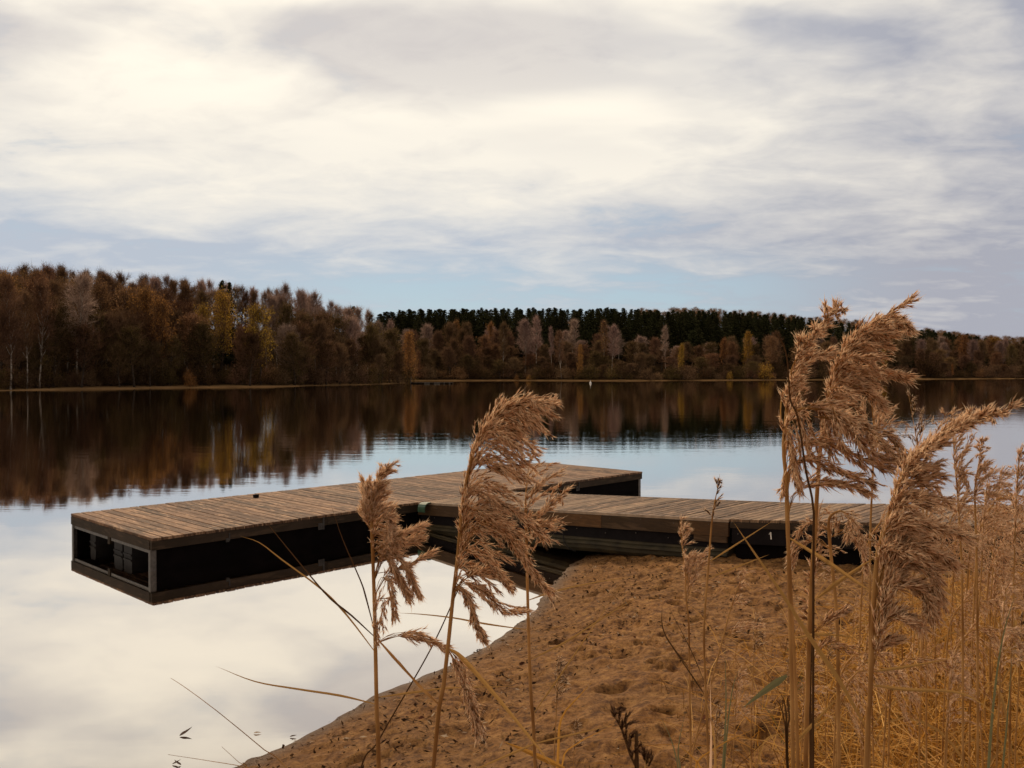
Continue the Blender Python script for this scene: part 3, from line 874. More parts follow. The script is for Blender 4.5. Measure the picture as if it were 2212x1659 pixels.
ZD = 0.41
A = G(327, 1163, ZD); D_ = G(1387, 1018.5, ZD)
U = (D_ - A); PL = float(np.linalg.norm(U)); U = U / PL
Vv = np.array((-U[1], U[0], 0.0))
PW = float(np.linalg.norm(G(154, 1109.5, ZD) - A))
prz = math.atan2(U[1], U[0])
pont = empty('floating_pontoon', (A[0], A[1], 0), prz)      # local x along the long side, local y across
tag(pont, 'long weathered plank pontoon on floats, lying across the head of the walkway', 'pontoon')
rj = random.Random(21)
def planks_geo(length, width, pw=0.138, gap=0.010, th=0.034, z=0.0, over=0.012, slope=None):
    g = Geo(); x = 0.0
    while x < length - 0.02:
        w_ = min(pw * rj.uniform(.97, 1.03), length - x)
        e0, e1 = over + rj.uniform(-.006, .006), over + rj.uniform(-.006, .006)
        dz = rj.uniform(-.0025, .0025)
        cx = x + w_ / 2
        # plank with slightly rounded long edges
        b = 0.005; hw = w_ / 2 - gap / 2
        prof = [(-hw, -th), (hw, -th), (hw, -b), (hw - b, 0), (-hw + b, 0), (-hw, -b)]
        vs = []
        for (yy) in (-e0, width + e1):
            for (px2, pz) in prof: vs.append((cx + px2, yy, z + dz + pz))
        n = len(prof)
        fs = [tuple(range(n)), tuple(range(2 * n - 1, n - 1, -1))] + [(i, i + n, (i + 1) % n + n, (i + 1) % n) for i in range(n)]
        g.add(vs, fs)
        x += w_
    return g
deck = planks_geo(PL, PW, gap=.014, z=ZD)
deck.build('deck', DECK, pont)
def edge_board(x0, y0, x1, y1, z0, z1, th, mat, name, parent, segs=3):
    g = Geo()
    L = math.hypot(x1 - x0, y1 - y0); dx, dy = (x1 - x0) / L, (y1 - y0) / L
    cuts = [0] + [L * (i / segs) + rj.uniform(-.1, .1) for i in range(1, segs)] + [L]
    for a, b in zip(cuts[:-1], cuts[1:]):
        m_ = (a + b) / 2
        g.box((x0 + dx * m_, y0 + dy * m_, (z0 + z1) / 2), (dx * (b - a - .004) / 2, dy * (b - a - .004) / 2, 0), (-dy * th / 2, dx * th / 2, 0), (0, 0, (z1 - z0) / 2))
    return g.build(name, mat, parent)
e = 0.02
edge_board(0, e, PL, e, ZD - .150, ZD - .037, .045, EDGE, 'edge_board', pont, 4)
edge_board(0, PW - e, PL, PW - e, ZD - .150, ZD - .037, .045, EDGE, 'edge_board', pont, 4)
edge_board(e - .002, e + .03, e - .002, PW - e - .03, ZD - .152, ZD - .037, .045, EDGE, 'edge_board', pont, 1)
edge_board(PL - e + .002, e + .03, PL - e + .002, PW - e - .03, ZD - .152, ZD - .037, .045, EDGE, 'edge_board', pont, 1)
# dark skirts down both long sides, open framework at the short ends
g = Geo(); g.box((PL / 2, .055, .06), (PL / 2 - .07, 0, 0), (0, .012, 0), (0, 0, .195)); g.build('skirt_and_shade_panel', DARK, pont)
g = Geo(); g.box((PL / 2, PW - .055, .06), (PL / 2 - .07, 0, 0), (0, .012, 0), (0, 0, .195)); g.build('skirt_and_shade_panel', DARK, pont)
g = Geo(); g.box((PL * .55, PW / 2, ZD - .10), (PL * .40, 0, 0), (0, PW / 2 - .1, 0), (0, 0, .05)); g.build('floor_beam', DARK, pont)
for cx_ in (.038, PL - .038):
    for cy_ in (.038, PW - .038):
        g = Geo()
        g.box((cx_, cy_, .02), (.036, 0, 0), (0, .006, 0), (0, 0, .238))
        sx_ = -1 if cx_ < 1 else 1
        g.box((cx_ + sx_ * .031, cy_ + (.030 if cy_ < 1 else -.030), .02), (.006, 0, 0), (0, .022, 0), (0, 0, .238))
        g.build('corner_post', STEEL, pont)
for cx_ in (.022, PL - .022):
    for (y0, y1) in ((.09, PW / 2 - .07), (PW / 2 + .03, PW - .09)):
        g = Geo(); g.box((cx_, (y0 + y1) / 2, ZD - .176), (.008, 0, 0), (0, (y1 - y0) / 2, 0), (0, 0, .021)); g.build('end_rail', STEEL, pont)
    g = Geo(); g.box((cx_, PW / 2 - .02, ZD - .20), (.02, 0, 0), (0, .035, 0), (0, 0, .048)); g.build('rail_bracket', EDGE, pont)
    g = Geo(); g.box((cx_, PW / 2, -.12), (.008, 0, 0), (0, PW / 2 - .08, 0), (0, 0, .02)); g.build('end_rail', STEEL, pont)
for f0, f1 in ((.05, .16), (.36, .455), (.475, .575), (.82, .89)):
    y0, y1 = PW * f0, PW * f1
    g = Geo()
    L0, L1 = .16, PL - .16
    yc, hw = (y0 + y1) / 2, (y1 - y0) / 2
    ring = [(hw * math.cos(t), .0, ) for t in (0,)]
    prof = [(-hw, -.16), (hw, -.16), (hw, .18), (hw * .8, .215), (-hw * .8, .215), (-hw, .18), (-hw * 1.0, .05), (-hw * 1.0, 0)]
    vs = [(L0, yc + a, b) for a, b in prof] + [(L1, yc + a, b) for a, b in prof]
    n = len(prof)
    g.add(vs, [tuple(range(n - 1, -1, -1)), tuple(range(n, 2 * n))] + [(i, (i + 1) % n, (i + 1) % n + n, i + n) for i in range(n)])
    g.box((L0 - .006, yc, .035), (.008, 0, 0), (0, hw * .97, 0), (0, 0, .012))
    g.build('float', FLOAT, pont)
def loc(o_, pw):          # world point to local coordinates of a root turned about z
    d = np.array(pw) - np.array(o_.location); c, s_ = math.cos(-o_.rotation_euler.z), math.sin(-o_.rotation_euler.z)
    return np.array((d[0] * c - d[1] * s_, d[0] * s_ + d[1] * c, d[2]))
for pxb, pyb, sc_ in ((675, 1120, 1.0), (512, 1158, .55), (1228, 1044, .9)):
    q = loc(pont, G(pxb, pyb, ZD - .08)); bx = float(q[0])
    g = Geo()
    g.box((bx, -.012, ZD - .115), (.012 * sc_, 0, 0), (0, .008, 0), (0, 0, .085 * sc_))
    g.box((bx - .045 * sc_, -.010, ZD - .155), (.04 * sc_, 0, 0), (0, .005, 0), (0, 0, .045 * sc_))
    g.tube([(bx - .045 * sc_, -.010, ZD - .155), (bx - .045 * sc_, -.026, ZD - .155)], .011, .011, 6)
    g.build('mounting_bracket', STEELD, pont)
q = loc(pont, G(553, 1075, ZD))
g = Geo(); g.box((q[0], q[1], ZD + .022), (.036, 0, 0), (0, .03, 0), (0, 0, .020)); g.box((q[0], q[1], ZD + .046), (.045, 0, 0), (0, .02, 0), (0, 0, .006))
g.build('cleat', RUBBER, pont)

# ------------------------------------------------------------------ walkway in two sections rising to the bank
J = G(905, 1084.5, ZD)
jl = loc(pont, J)
Jx = float(jl[0])
J = np.array(A) + U * Jx - Vv * 0.03
wrz = prz - math.pi / 2             # local x runs from the pontoon towards the bank, local y towards the far side
WDIR = -Vv
WW = 1.70
SL1 = math.atan(0.36 / 5.4)
def section(name, origin, length, slope, label):
    o = empty(name, (origin[0], origin[1], 0), wrz)
    tag(o, label, 'walkway')
    return o
def sloped(geo, z0, sl):
    t = math.tan(sl)
    geo.v = [(x, y, z + z0 + x * t) for x, y, z in geo.v]
    return geo
W1 = section('walkway_section', J, 5.4, SL1, 'sloping plank walkway section on an algae-stained float, joined to the pontoon')
def bd(x0, x1, y, z0, z1, th, cuts=None):
    g = Geo(); cc = cuts or [x0, x1]
    for a, b in zip(cc[:-1], cc[1:]):
        g.box(((a + b) / 2, y, (z0 + z1) / 2), ((b - a - .004) / 2, 0, 0), (0, th / 2, 0), (0, 0, (z1 - z0) / 2))
    return g
L1 = 5.4
sloped(planks_geo(L1, WW, .118, .012, .03), ZD, SL1).build('deck', DECKW, W1)
sloped(bd(0, L1, -.022, -.030, .004, .014), ZD, SL1).build('edge_strip', TRIM, W1)
sloped(bd(0, L1, WW + .022, -.030, .004, .014), ZD, SL1).build('edge_strip', TRIM, W1)
sloped(bd(0, L1, -.02, -.190, -.034, .032, [0, 1.25, 2.3, 2.75, 3.6, 4.75, 5.4]), ZD, SL1).build('edge_board', EDGEW, W1)
sloped(bd(4.95, 5.38, -.018, -.262, -.194, .030), ZD, SL1).build('edge_board', EDGEW, W1)
sloped(bd(0, L1, WW + .02, -.19, -.034, .03), ZD, SL1).build('edge_board', EDGEW, W1)
g = bd(.02, L1 - .02, .03, -.33, -.192, .05)
sloped(g, ZD, SL1).build('side_beam', RUBBER, W1)
sloped(bd(.02, L1 - .02, WW - .03, -.33, -.19, .05), ZD, SL1).build('side_beam', RUBBER, W1)
g = Geo()
for k in range(11):
    xb = .35 + k * .47
    g.tube([(xb, .006, -.228 - (k % 2) * .03), (xb, -.004, -.228 - (k % 2) * .03)], .007, .006, 6)
    g.tube([(xb + .1, -.034, -.075 + (k % 3) * .012), (xb + .1, -.041, -.075 + (k % 3) * .012)], .006, .005, 6)
sloped(g, ZD, SL1).build('bolt_heads', STEEL, W1)
# ribbed float with a rounded lower edge and a ledge
g = Geo()
prof = [(.02, -.325), (.005, -.365), (.012, -.372), (-.035, -.385), (-.04, -.41), (.0, -.425), (.0, -.47), (.04, -.515), (.13, -.54), (WW - .13, -.54), (WW - .02, -.47), (WW - .02, -.325)]
xs_ = np.linspace(.0, L1 - .02, 25)
vs = []
for i, x in enumerate(xs_):
    for a, b in prof:
        vs.append((x, a + .004 * math.sin(i * 2.1), b + .004 * math.sin(i * 1.3)))
n = len(prof)
fs = [(i * n + j, i * n + (j + 1) % n, (i + 1) * n + (j + 1) % n, (i + 1) * n + j) for i in range(len(xs_) - 1) for j in range(n)]
fs += [tuple(range(n)), tuple(range(len(vs) - 1, len(vs) - n - 1, -1))]
g.add(vs, fs)
sloped(g, ZD, SL1).build('float', ALGAE, W1)
for xr in (1.35, 2.95):
    g = Geo(); g.tube([(xr, -.03, -.19), (xr + .02, -.04, -.3), (xr + .05, -.055, -.40), (xr + .11, -.05, -.47), (xr + .2, -.0, -.53)], .008, .008, 5)
    sloped(g, ZD, SL1).build('rope', ROPE, W1)
# bent green cover over the hinge
g = Geo()
prof = [(-.030, .012), (-.09, .010), (-.135, -.012), (-.155, -.05), (-.158, -.085), (-.155, -.125)]
pr2 = [(a + .012, b - .010) for a, b in prof]
for (pa, pb) in zip(range(len(prof) - 1), range(1, len(prof))):
    a0, a1, b0, b1 = prof[pa], prof[pb], pr2[pa], pr2[pb]
    x0, x1 = .14, .30
    g.add([(x0, *a0), (x1, *a0), (x1, *a1), (x0, *a1), (x0, *b0), (x1, *b0), (x1, *b1), (x0, *b1)], [(0, 1, 2, 3), (7, 6, 5, 4), (0, 3, 7, 4), (1, 5, 6, 2)])
g.add([(x0, *prof[-1]), (x1, *prof[-1]), (x1, *pr2[-1]), (x0, *pr2[-1])], [(0, 1, 2, 3)])
sloped(g, ZD, SL1).build('hinge_cover', GREEN, W1)

O2 = J + WDIR * (L1 + .015)
W2 = section('walkway_section', O2, 4.4, SL1, 'dark-sided walkway section with a small painted numeral, rising behind the reeds')
Z2 = ZD + math.tan(SL1) * L1 + .006
SL2 = math.atan(.093)
L2 = 4.3
sloped(planks_geo(L2, WW, .118, .012, .03), Z2, SL2).build('deck', DECKW, W2)
sloped(bd(.0, L2, -.012, -.095, -.034, .03, [0, 1.5, 3.0, L2]), Z2, SL2).build('edge_board', EDGE, W2)
sloped(bd(.0, L2, WW + .012, -.095, -.034, .03), Z2, SL2).build('edge_board', EDGE, W2)
sloped(bd(.02, L2, -.004, -.27, -.097, .03), Z2, SL2).build('side_beam', RUBBER, W2)
g = Geo()
g.add([(.03, .06, -.27), (L2, .06, -.27), (L2, .06, -.62), (.03, .06, -.62), (.03, .09, -.27), (L2, .09, -.27), (L2, .09, -.62), (.03, .09, -.62)], [(0, 3, 2, 1), (4, 5, 6, 7), (0, 1, 5, 4), (3, 7, 6, 2), (0, 4, 7, 3), (1, 2, 6, 5)])
sloped(g, Z2, SL2).build('skirt_and_shade_panel', DARK, W2)  # dark sheet standing in for the shaded void below the open deck
sloped(bd(.02, L2, WW - .05, -.6, -.1, .03), Z2, SL2).build('skirt_and_shade_panel', DARK, W2)  # far sheet, painted dark for the same shaded void
g = Geo(); g.box((.03, WW / 2, -.35), (.012, 0, 0), (0, WW / 2 - .1, 0), (0, 0, .25)); sloped(g, Z2, SL2).build('end_shade_panel', DARK, W2)  # dark sheet across the seam end, closing in the painted void
g = Geo()
for k in range(12):
    xb = .10 + k * .38
    g.tube([(xb, -.019, -.16 + (k % 3) * .025), (xb, -.026, -.16 + (k % 3) * .025)], .0065, .006, 6)
sloped(g, Z2, SL2).build('bolt_heads', STEEL, W2)
# painted numeral 1
q = loc(W2, P(1647, 1151, 9.25)); nx0 = float(q[0]) 
g = Geo()
zz = -.205; hh = .078
g.add([(nx0 - .004, -.0215, zz), (nx0 + .010, -.0215, zz), (nx0 + .003, -.0215, zz + hh), (nx0 - .010, -.0215, zz + hh)], [(0, 1, 2, 3)])
g.add([(nx0 - .010, -.0215, zz + hh), (nx0 - .024, -.0215, zz + hh - .020), (nx0 - .022, -.0215, zz + hh - .028), (nx0 - .007, -.0215, zz + hh - .014)], [(0, 1, 2, 3)])
sloped(g, Z2, SL2).build('painted_numeral', WHITE, W2)

# ------------------------------------------------------------------ distant jetty and buoy
dj = empty('distant_jetty', tuple(G(933, 829.0, 0)))
tag(dj, 'low pale and dark floating jetty far across the water by the headland tip', 'jetty')
Ld = (980 - 889) / F * float(dj.location.y)
g = Geo(); g.box((0, 0, .22), (Ld / 2, 0, 0), (0, .9, 0), (0, 0, .05)); g.build('deck', EDGE, dj)
g = Geo(); g.box((0, .1, .06), (Ld / 2 - .1, 0, 0), (0, .75, 0), (0, 0, .12)); g.build('float', DARK, dj)
for a, b in ((917.6, 929.8), (938.6, 952), (959.7, 962), (971, 974)):
    x0, x1 = ((v - 933.6) / F * float(dj.location.y) for v in (a, b))
    g = Geo(); g.box(((x0 + x1) / 2, -.95, .20), ((x1 - x0) / 2, 0, 0), (0, .03, 0), (0, 0, .10)); g.build('side_panel', STEEL, dj)
g = Geo(); x0 = (888.5 - 933.6) / F * float(dj.location.y); g.tube([(x0, -.2, -.3), (x0, -.2, .8), (x0 + .02, -.2, 1.7)], .07, .055, 8); g.build('post', STEEL, dj)
by = empty('buoy', tuple(G(1275.5, 828.5, 0)))
tag(by, 'small white buoy floating far out before the dark wood', 'buoy')
g = Geo()
pr_ = [(0.0, -.12), (.22, -.08), (.30, .06), (.27, .22), (.14, .38), (.08, .5), (.08, .72), (.0, .76)]
nn_ = 14; vs = [(r * math.cos(t * 6.283 / nn_), r * math.sin(t * 6.283 / nn_), z) for r, z in pr_ for t in range(nn_)]
g.add(vs, [(i * nn_ + j, i * nn_ + (j + 1) % nn_, (i + 1) * nn_ + (j + 1) % nn_, (i + 1) * nn_ + j) for i in range(len(pr_) - 1) for j in range(nn_)])
g.build('float', WHITE, by, True)
g = Geo(); g.tube([(0, 0, .74), (0, 0, .86)], .03, .03, 8); g.tube([(0, -.05, .9), (0, .05, .9)], .05, .05, 10); g.build('eye', STEEL, by)

# ------------------------------------------------------------------ reeds
STEM = plant('reed_stem', [(0, (0.50, 0.27, 0.095)), (1, (0.66, 0.41, 0.17))], 0.2, patch=(7.0, (0.34, 0.17, 0.06)))
STEMD = plant('reed_stem_brown', [(0, (0.06, 0.032, 0.016)), (1, (0.13, 0.07, 0.033))], 0.1)
SPK = plant('reed_spikelets', [(0, (0.12, 0.045, 0.017)), (0.26, (0.36, 0.165, 0.072)), (0.50, (0.80, 0.49, 0.28)), (1, (0.98, 0.76, 0.52))], 0.28)
SPKP = plant('pale_spikelets', [(0, (0.24, 0.11, 0.048)), (0.3, (0.68, 0.42, 0.235)), (1, (0.93, 0.72, 0.53))], 0.30)
SPKD = plant('dark_spikelets', [(0, (0.045, 0.018, 0.009)), (0.5, (0.11, 0.055, 0.028)), (1, (0.28, 0.16, 0.095))], 0.3)
FLUFF = plant('reed_fluff', [(0, (0.78, 0.50, 0.29)), (1, (0.98, 0.77, 0.53))], 0.4)
LEAFY = plant('dry_reed_leaf', [(0, (0.33, 0.18, 0.055)), (1, (0.45, 0.27, 0.095))], 0.35)
LEAFG = plant('green_reed_leaf', [(0, (0.13, 0.13, 0.065)), (1, (0.20, 0.19, 0.10))], 0.25)
LEAFO = plant('orange_reed_leaf', [(0, (0.40, 0.19, 0.035)), (1, (0.50, 0.26, 0.06))], 0.4)
LEAFB = plant('brown_reed_leaf', [(0, (0.055, 0.028, 0.013)), (1, (0.10, 0.055, 0.025))], 0.2)

def poly_at(pl, t):
    """point at fraction t of a polyline and its tangent"""
    pl = np.asarray(pl, float)
    seg = np.linalg.norm(np.diff(pl, axis=0), axis=1)
    cum = np.concatenate([[0], np.cumsum(seg)])
    s_ = np.clip(t, 0, 1) * cum[-1]
    i = min(len(seg) - 1, max(0, int(np.searchsorted(cum, s_) - 1)))
    f = (s_ - cum[i]) / (seg[i] + 1e-12)
    return pl[i] * (1 - f) + pl[i + 1] * f, (pl[i + 1] - pl[i]) / (seg[i] + 1e-12)
def smooth_poly(pl, n=24):
    """Catmull-Rom through the points"""
    pl = np.asarray(pl, float)
    if len(pl) < 3: return np.array([pl[0] + (pl[-1] - pl[0]) * t for t in np.linspace(0, 1, max(3, n // 3))])
    q = np.vstack([2 * pl[0] - pl[1], pl, 2 * pl[-1] - pl[-2]])
    out = []
    k = len(pl) - 1
    for i in range(k):
        p0, p1, p2, p3 = q[i], q[i + 1], q[i + 2], q[i + 3]
        for t in np.linspace(0, 1, max(2, n // k + 1))[: -1]:
            out.append(.5 * ((2 * p1) + (-p0 + p2) * t + (2 * p0 - 5 * p1 + 4 * p2 - p3) * t * t + (-p0 + 3 * p1 - 3 * p2 + p3) * t ** 3))
    out.append(pl[-1])
    return np.array(out)

class Panicle:
    """collects stalks, spikelets and hairs of one flower head"""
    def __init__(s, seed):
        s.rs = np.random.RandomState(seed)
        s.g = Geo()
        s.p = []; s.d = []; s.l = []; s.w = []
    def stalk(s, pts, r0, r1, n=4):
        s.g.tube(pts, r0, r1, n=n, m=0, cap=False)
    def spikes(s, p, d, l, w):
        s.p.append(p); s.d.append(d); s.l.append(l); s.w.append(w)
    def branch(s, pts, sub=12, sublen=.035, spread=.24, dens=8, r=.0007, spl=.013, first=.12, fall=(0.0, 0.0, -0.12)):
        """one main branch: side branchlets set with spikelets, thinning to the tip"""
        rs = s.rs
        pts = smooth_poly(pts, 10)
        s.stalk(pts, r, r * .4, 3)
        for k in range(sub):
            t = first + (1 - first) * (k + rs.uniform(0, .9)) / sub
            q, tan = poly_at(pts, t)
            dirn = unit(tan + rs.normal(size=3) * spread + np.array(fall) * rs.uniform(0, 1))
            ln = sublen * (1.1 - .65 * t) * rs.uniform(.6, 1.25)
            n = max(2, int(dens * rs.uniform(.7, 1.3)))
            tt = rs.uniform(.05, 1, n)
            bendv = np.array(fall) * .5 + tan * .25
            base = q + dirn * (ln * tt)[:, None] + bendv * (ln * tt ** 2)[:, None]
            dd = unit(dirn + bendv * tt[:, None] * 1.0 + rs.normal(size=(n, 3)) * .15)
            s.spikes(base, dd, spl * rs.uniform(.65, 1.25, n), spl * .19 * rs.uniform(.7, 1.3, n))
    def mesh(s, name, mat, fluffn=1, fl=1.0):
        rs = s.rs
        p = np.concatenate(s.p); d = np.concatenate(s.d); l = np.concatenate(s.l); w_ = np.concatenate(s.w)
        n = len(p)
        a = unit(np.cross(d, rs.normal(size=(n, 3))))
        b = np.cross(d, a)
        L = l[:, None]; W = w_[:, None] * .8
        # spindle of three faces round the axis, open like a dry floret
        V = np.stack([p, p + d * L * .42 + a * W * .5, p + d * L * .38 - a * W * .45 + b * W * .25, p + d * L * .4 - b * W * .4, p + d * L], 1)
        F1 = np.array([(0, 1, 2), (1, 4, 2), (0, 2, 3), (2, 4, 3), (0, 3, 1), (3, 4, 1)])
        FF = (np.arange(n)[:, None, None] * 5 + F1[None]).reshape(-1, 3)
        V = V.reshape(-1, 3)
        VV = [V]; FA = [FF]; MI = [np.full(len(FF), 1)]; nb = len(V)
        for k in range(fluffn):
            h = unit(d + rs.normal(size=(n, 3)) * .26)
            hl = l[:, None] * rs.uniform(.6, 1.25, (n, 1)) * fl
            b0 = p + d * L * rs.uniform(.2, .7, (n, 1))
            c = unit(np.cross(h, rs.normal(size=(n, 3)))) * .0006
            V2 = np.stack([b0 - c, b0 + c, b0 + h * hl], 1).reshape(-1, 3)
            VV.append(V2); FA.append(np.arange(3 * n).reshape(-1, 3) + nb); MI.append(np.full(n, 2)); nb += len(V2)
        gv = np.array(s.g.v); gf = []
        for f in s.g.f: gf += [(f[0], f[1], f[2]), (f[0], f[2], f[3])] if len(f) == 4 else [f[:3]]
        gf = np.array(gf) + nb
        VV.append(gv); FA.append(gf); MI.append(np.zeros(len(gf)))
        return arr_mesh(name, np.concatenate(VV), np.concatenate(FA), [STEM, mat, FLUFF], np.concatenate(MI))

def to_world(pl, depth):
    """picture polyline (x, y[, depth offset]) to world points at real distance"""
    return [P(q[0], q[1], depth + (q[2] if len(q) > 2 else 0.0)) for q in pl]

GROUP_HERO = 'tall reeds in front of the camera'
_reedseed = [100]
def hero(label, depth, stem, rachis=None, ends=None, n=36, sub=12, sublen=.034, dens=7, mat=None, extra=(), leaves=(), r=(.0042, .0020),
         dspread=.035, bow=.45, spl=.013, spread=.24, fluff=1, fall=(0.02, 0, -.12), smat=None, bsub=None, extra_r=.0007, start=0.0):
    """a reed: stem from the ground up, flower head along its bent tip, leaves"""
    _reedseed[0] += 1
    sd = _reedseed[0]
    rs = np.random.RandomState(sd)
    sw = to_world(stem, depth)
    b0 = sw[0]
    down = b0 - sw[1]; down = down / np.linalg.norm(down)
    down = unit(down * .6 + np.array((0, 0, -1.0)))
    gz = hn(b0[0], b0[1])
    k = (b0[2] - gz + .05) / max(.2, -down[2])
    if k > 0:
        foot = b0 + down * k
        sw = [foot, b0 + down * k * .5] + sw
    org = np.array((sw[0][0], sw[0][1], max(gz, sw[0][2])))
    root = empty('reed', tuple(org))
    tag(root, label, 'reed', GROUP_HERO)
    rel = lambda L: [np.array(q) - org for q in L]
    rp = to_world(rachis, depth) if rachis is not None else []
    path = sw + rp[1:] if rp else sw
    sp = smooth_poly(rel(path), 40)
    nn = len(sp)
    cut = 1.0
    g = Geo()
    rr = [r[0] + (r[1] - r[0]) * (i / (nn - 1)) ** 1.1 for i in range(nn)]
    if rp:
        # the stem narrows to a thread through the flower head
        ls = len(sw) / max(1, (len(path) - 1))
        rr = [a * (1 if i / nn < ls else max(.28, 1 - 1.2 * (i / nn - ls) / max(.05, 1 - ls))) for i, a in enumerate(rr)]
    g.tube(sp, rr, n=8)
    # leaf sheath joints
    acc = .25
    total = np.linalg.norm(np.diff(sp, axis=0), axis=1).sum()
    while acc < total * .7:
        q, tn = poly_at(sp, acc / total)
        rad = float(np.interp(acc / total, np.linspace(0, 1, nn), rr))
        g.tube([q - tn * .008, q, q + tn * .004], [rad * 1.05, rad * 1.32, rad * 1.02], n=8)
        acc += rs.uniform(.16, .26)
    g.build('stem', smat or STEM, root, True)
    if rp or extra:
        pn = Panicle(sd)
        if rp:
            R0 = np.array([np.array(q[:2], float) for q in rachis])
            ts = [q[0] for q in ends]; dxs = [q[1] for q in ends]; dys = [q[2] for q in ends]
            n = int(n * .80); sub = int(sub * 1.7); dens = dens + 1
            for i in range(n):
                t = start + (1 - start) * (i + rs.uniform(0, 1)) / n * .97
                q0, tn = poly_at(R0, t)
                dx = np.interp(t, ts, dxs); dy = np.interp(t, ts, dys)
                j = rs.uniform(.5, 1.12)
                off = np.array((dx, dy)) * j + rs.normal(0, 7, 2)
                L = np.linalg.norm(off)
                e_ = q0 + off
                c1 = q0 + tn * L * bow + off * .12
                c2 = q0 + tn * L * bow * .55 + off * .62
                z1 = rs.normal(0, dspread); 
                pw = [P(*q0, depth), P(*c1, depth + z1 * .4), P(*c2, depth + z1 * .8), P(*e_, depth + z1)]
                ls = L / F * depth
                pn.branch(rel(pw), sub=max(5, int(sub * min(1.3, ls / .08))), sublen=sublen * min(1.0, max(.38, ls / .075)), dens=dens, spl=spl, spread=spread, fall=fall)
        for ex in extra:
            pl, m_, sl_, dn = ex[:4]
            for kk in range(m_):
                jj = [(q[0] + rs.normal(0, 4) * (i > 0), q[1] + rs.normal(0, 4) * (i > 0), rs.normal(0, .012) * (i > 0)) for i, q in enumerate(pl)]
                pn.branch(rel(to_world(jj, depth)), sub=ex[4] if len(ex) > 4 else 16, sublen=sl_, dens=dn, spl=spl, spread=spread, r=extra_r, fall=fall, first=ex[5] if len(ex) > 5 else .25)
        me = pn.mesh('flower_head', mat or SPK, fluff)
        link('flower_head', me, root)
    for lf in leaves:
        pl, wd, lm = lf[:3]
        dd = lf[3] if len(lf) > 3 else 0.0
        q3 = [(q[0], q[1], dd * i / (len(pl) - 1)) for i, q in enumerate(pl)]
        W_ = smooth_poly(rel(to_world(q3, depth)), 16)
        g = Geo()
        g.ribbon(W_, wd, unit(np.array((rs.normal(0, .3), -1, rs.uniform(.2, .9)))), taper=True)
        g.build('leaf', lm, root)
    return root

B = 1659
def shoot(label, depth, blades, name='reed_shoot', cat='reed'):
    """a few long blades rising from one foot"""
    _reedseed[0] += 1
    rs = np.random.RandomState(_reedseed[0])
    b0 = P(blades[0][0][0][0], blades[0][0][0][1], depth); b1 = P(blades[0][0][1][0], blades[0][0][1][1], depth)
    dn = unit(unit(b0 - b1) + np.array((0, 0, -.35)))
    k = max(.02, (b0[2] - hn(b0[0], b0[1])) / max(.25, -dn[2]))
    org = b0 + dn * k; gz = hn(org[0], org[1]); org[2] = gz - .01
    root = empty(name, tuple(org)); tag(root, label, cat, 'shoots and bare stalks in the foreground')
    for pl, wd, lm in blades:
        W_ = to_world(pl, depth)
        if W_[0][2] > gz + .05: W_ = [org, org * .66 + W_[0] * .34, org * .33 + W_[0] * .67] + W_
        W_ = smooth_poly([np.array(q) - org for q in W_], 18)
        g = Geo()
        if wd < .004: g.tube(W_, wd * .5, wd * .12, n=5)
        else: g.ribbon(W_, wd, unit(np.array((rs.normal(0, .3), -1, rs.uniform(.1, .6)))), base=.8)
        g.build('blade', lm, root)
    return root
shoot('long thin stalk arching up from the bottom edge over the water', 1.9, [([(640, 1680), (571, 1620), (470, 1537), (400, 1485), (369, 1465)], .0036, STEM)])
shoot('nearly level thin stalk at the very bottom of the water', 1.8, [([(600, 1690), (534, B), (460, 1645), (363, 1630)], .0032, STEM)])
shoot('short thin stalk tip poking up beside the waterline at the bottom', 1.9, [([(560, 1690), (516, 1647), (479, 1613)], .0030, STEM)])
shoot('blue-green upright blades growing from the sand in the centre right', 2.0, [([(1560, 1690), (1568, 1540), (1566, 1403)], .008, LEAFG), ([(1562, 1690), (1580, 1500), (1600, 1440)], .006, LEAFG)])
shoot('pale straw blade standing bolt upright by the bare spike', 1.8, [([(1534, 1700), (1536, 1600), (1534, 1467)], .009, SPKP), ([(1545, 1690), (1541, 1582), (1520, 1500)], .0075, LEAFY)])
shoot('thin green and orange blades at the bottom beside the pale straw', 1.9, [([(1470, 1690), (1450, 1600), (1425, 1545)], .006, LEAFG), ([(1475, 1690), (1465, 1620), (1480, 1540)], .006, LEAFG), ([(1500, 1690), (1540, 1620), (1640, 1570)], .007, LEAFO), ([(1520, 1700), (1500, 1640), (1455, 1605)], .007, LEAFO)])
shoot('broad green blade slanting at the right edge', 1.7, [([(2130, 1720), (2145, 1520), (2165, 1379), (2194, 1281)], .009, LEAFG), ([(2160, 1720), (2175, 1560), (2187, 1405)], .007, LEAFG)])
shoot('dark dry seed heads hanging over the sand by the stems', 1.8, [([(1700, 1640), (1695, 1560), (1680, 1515), (1668, 1550)], .005, LEAFB), ([(1700, 1620), (1705, 1550), (1700, 1508), (1716, 1560)], .006, LEAFB), ([(1700, 1620), (1698, 1540), (1690, 1512), (1692, 1575)], .006, LEAFB)], 'withered_plant', 'plant')
shoot('yellow blade bent over the sand below the open plume', 2.3, [([(1205, 1640), (1212, 1554), (1250, 1505), (1283, 1470)], .009, LEAFO), ([(1212, 1660), (1240, 1610), (1327, 1566)], .009, LEAFO)])
shoot('dark broken stalk standing low at the bottom centre', 1.8, [([(1160, 1690), (1158, 1640), (1150, 1600)], .005, LEAFB), ([(1165, 1690), (1170, 1650), (1163, 1615)], .005, LEAFB)])
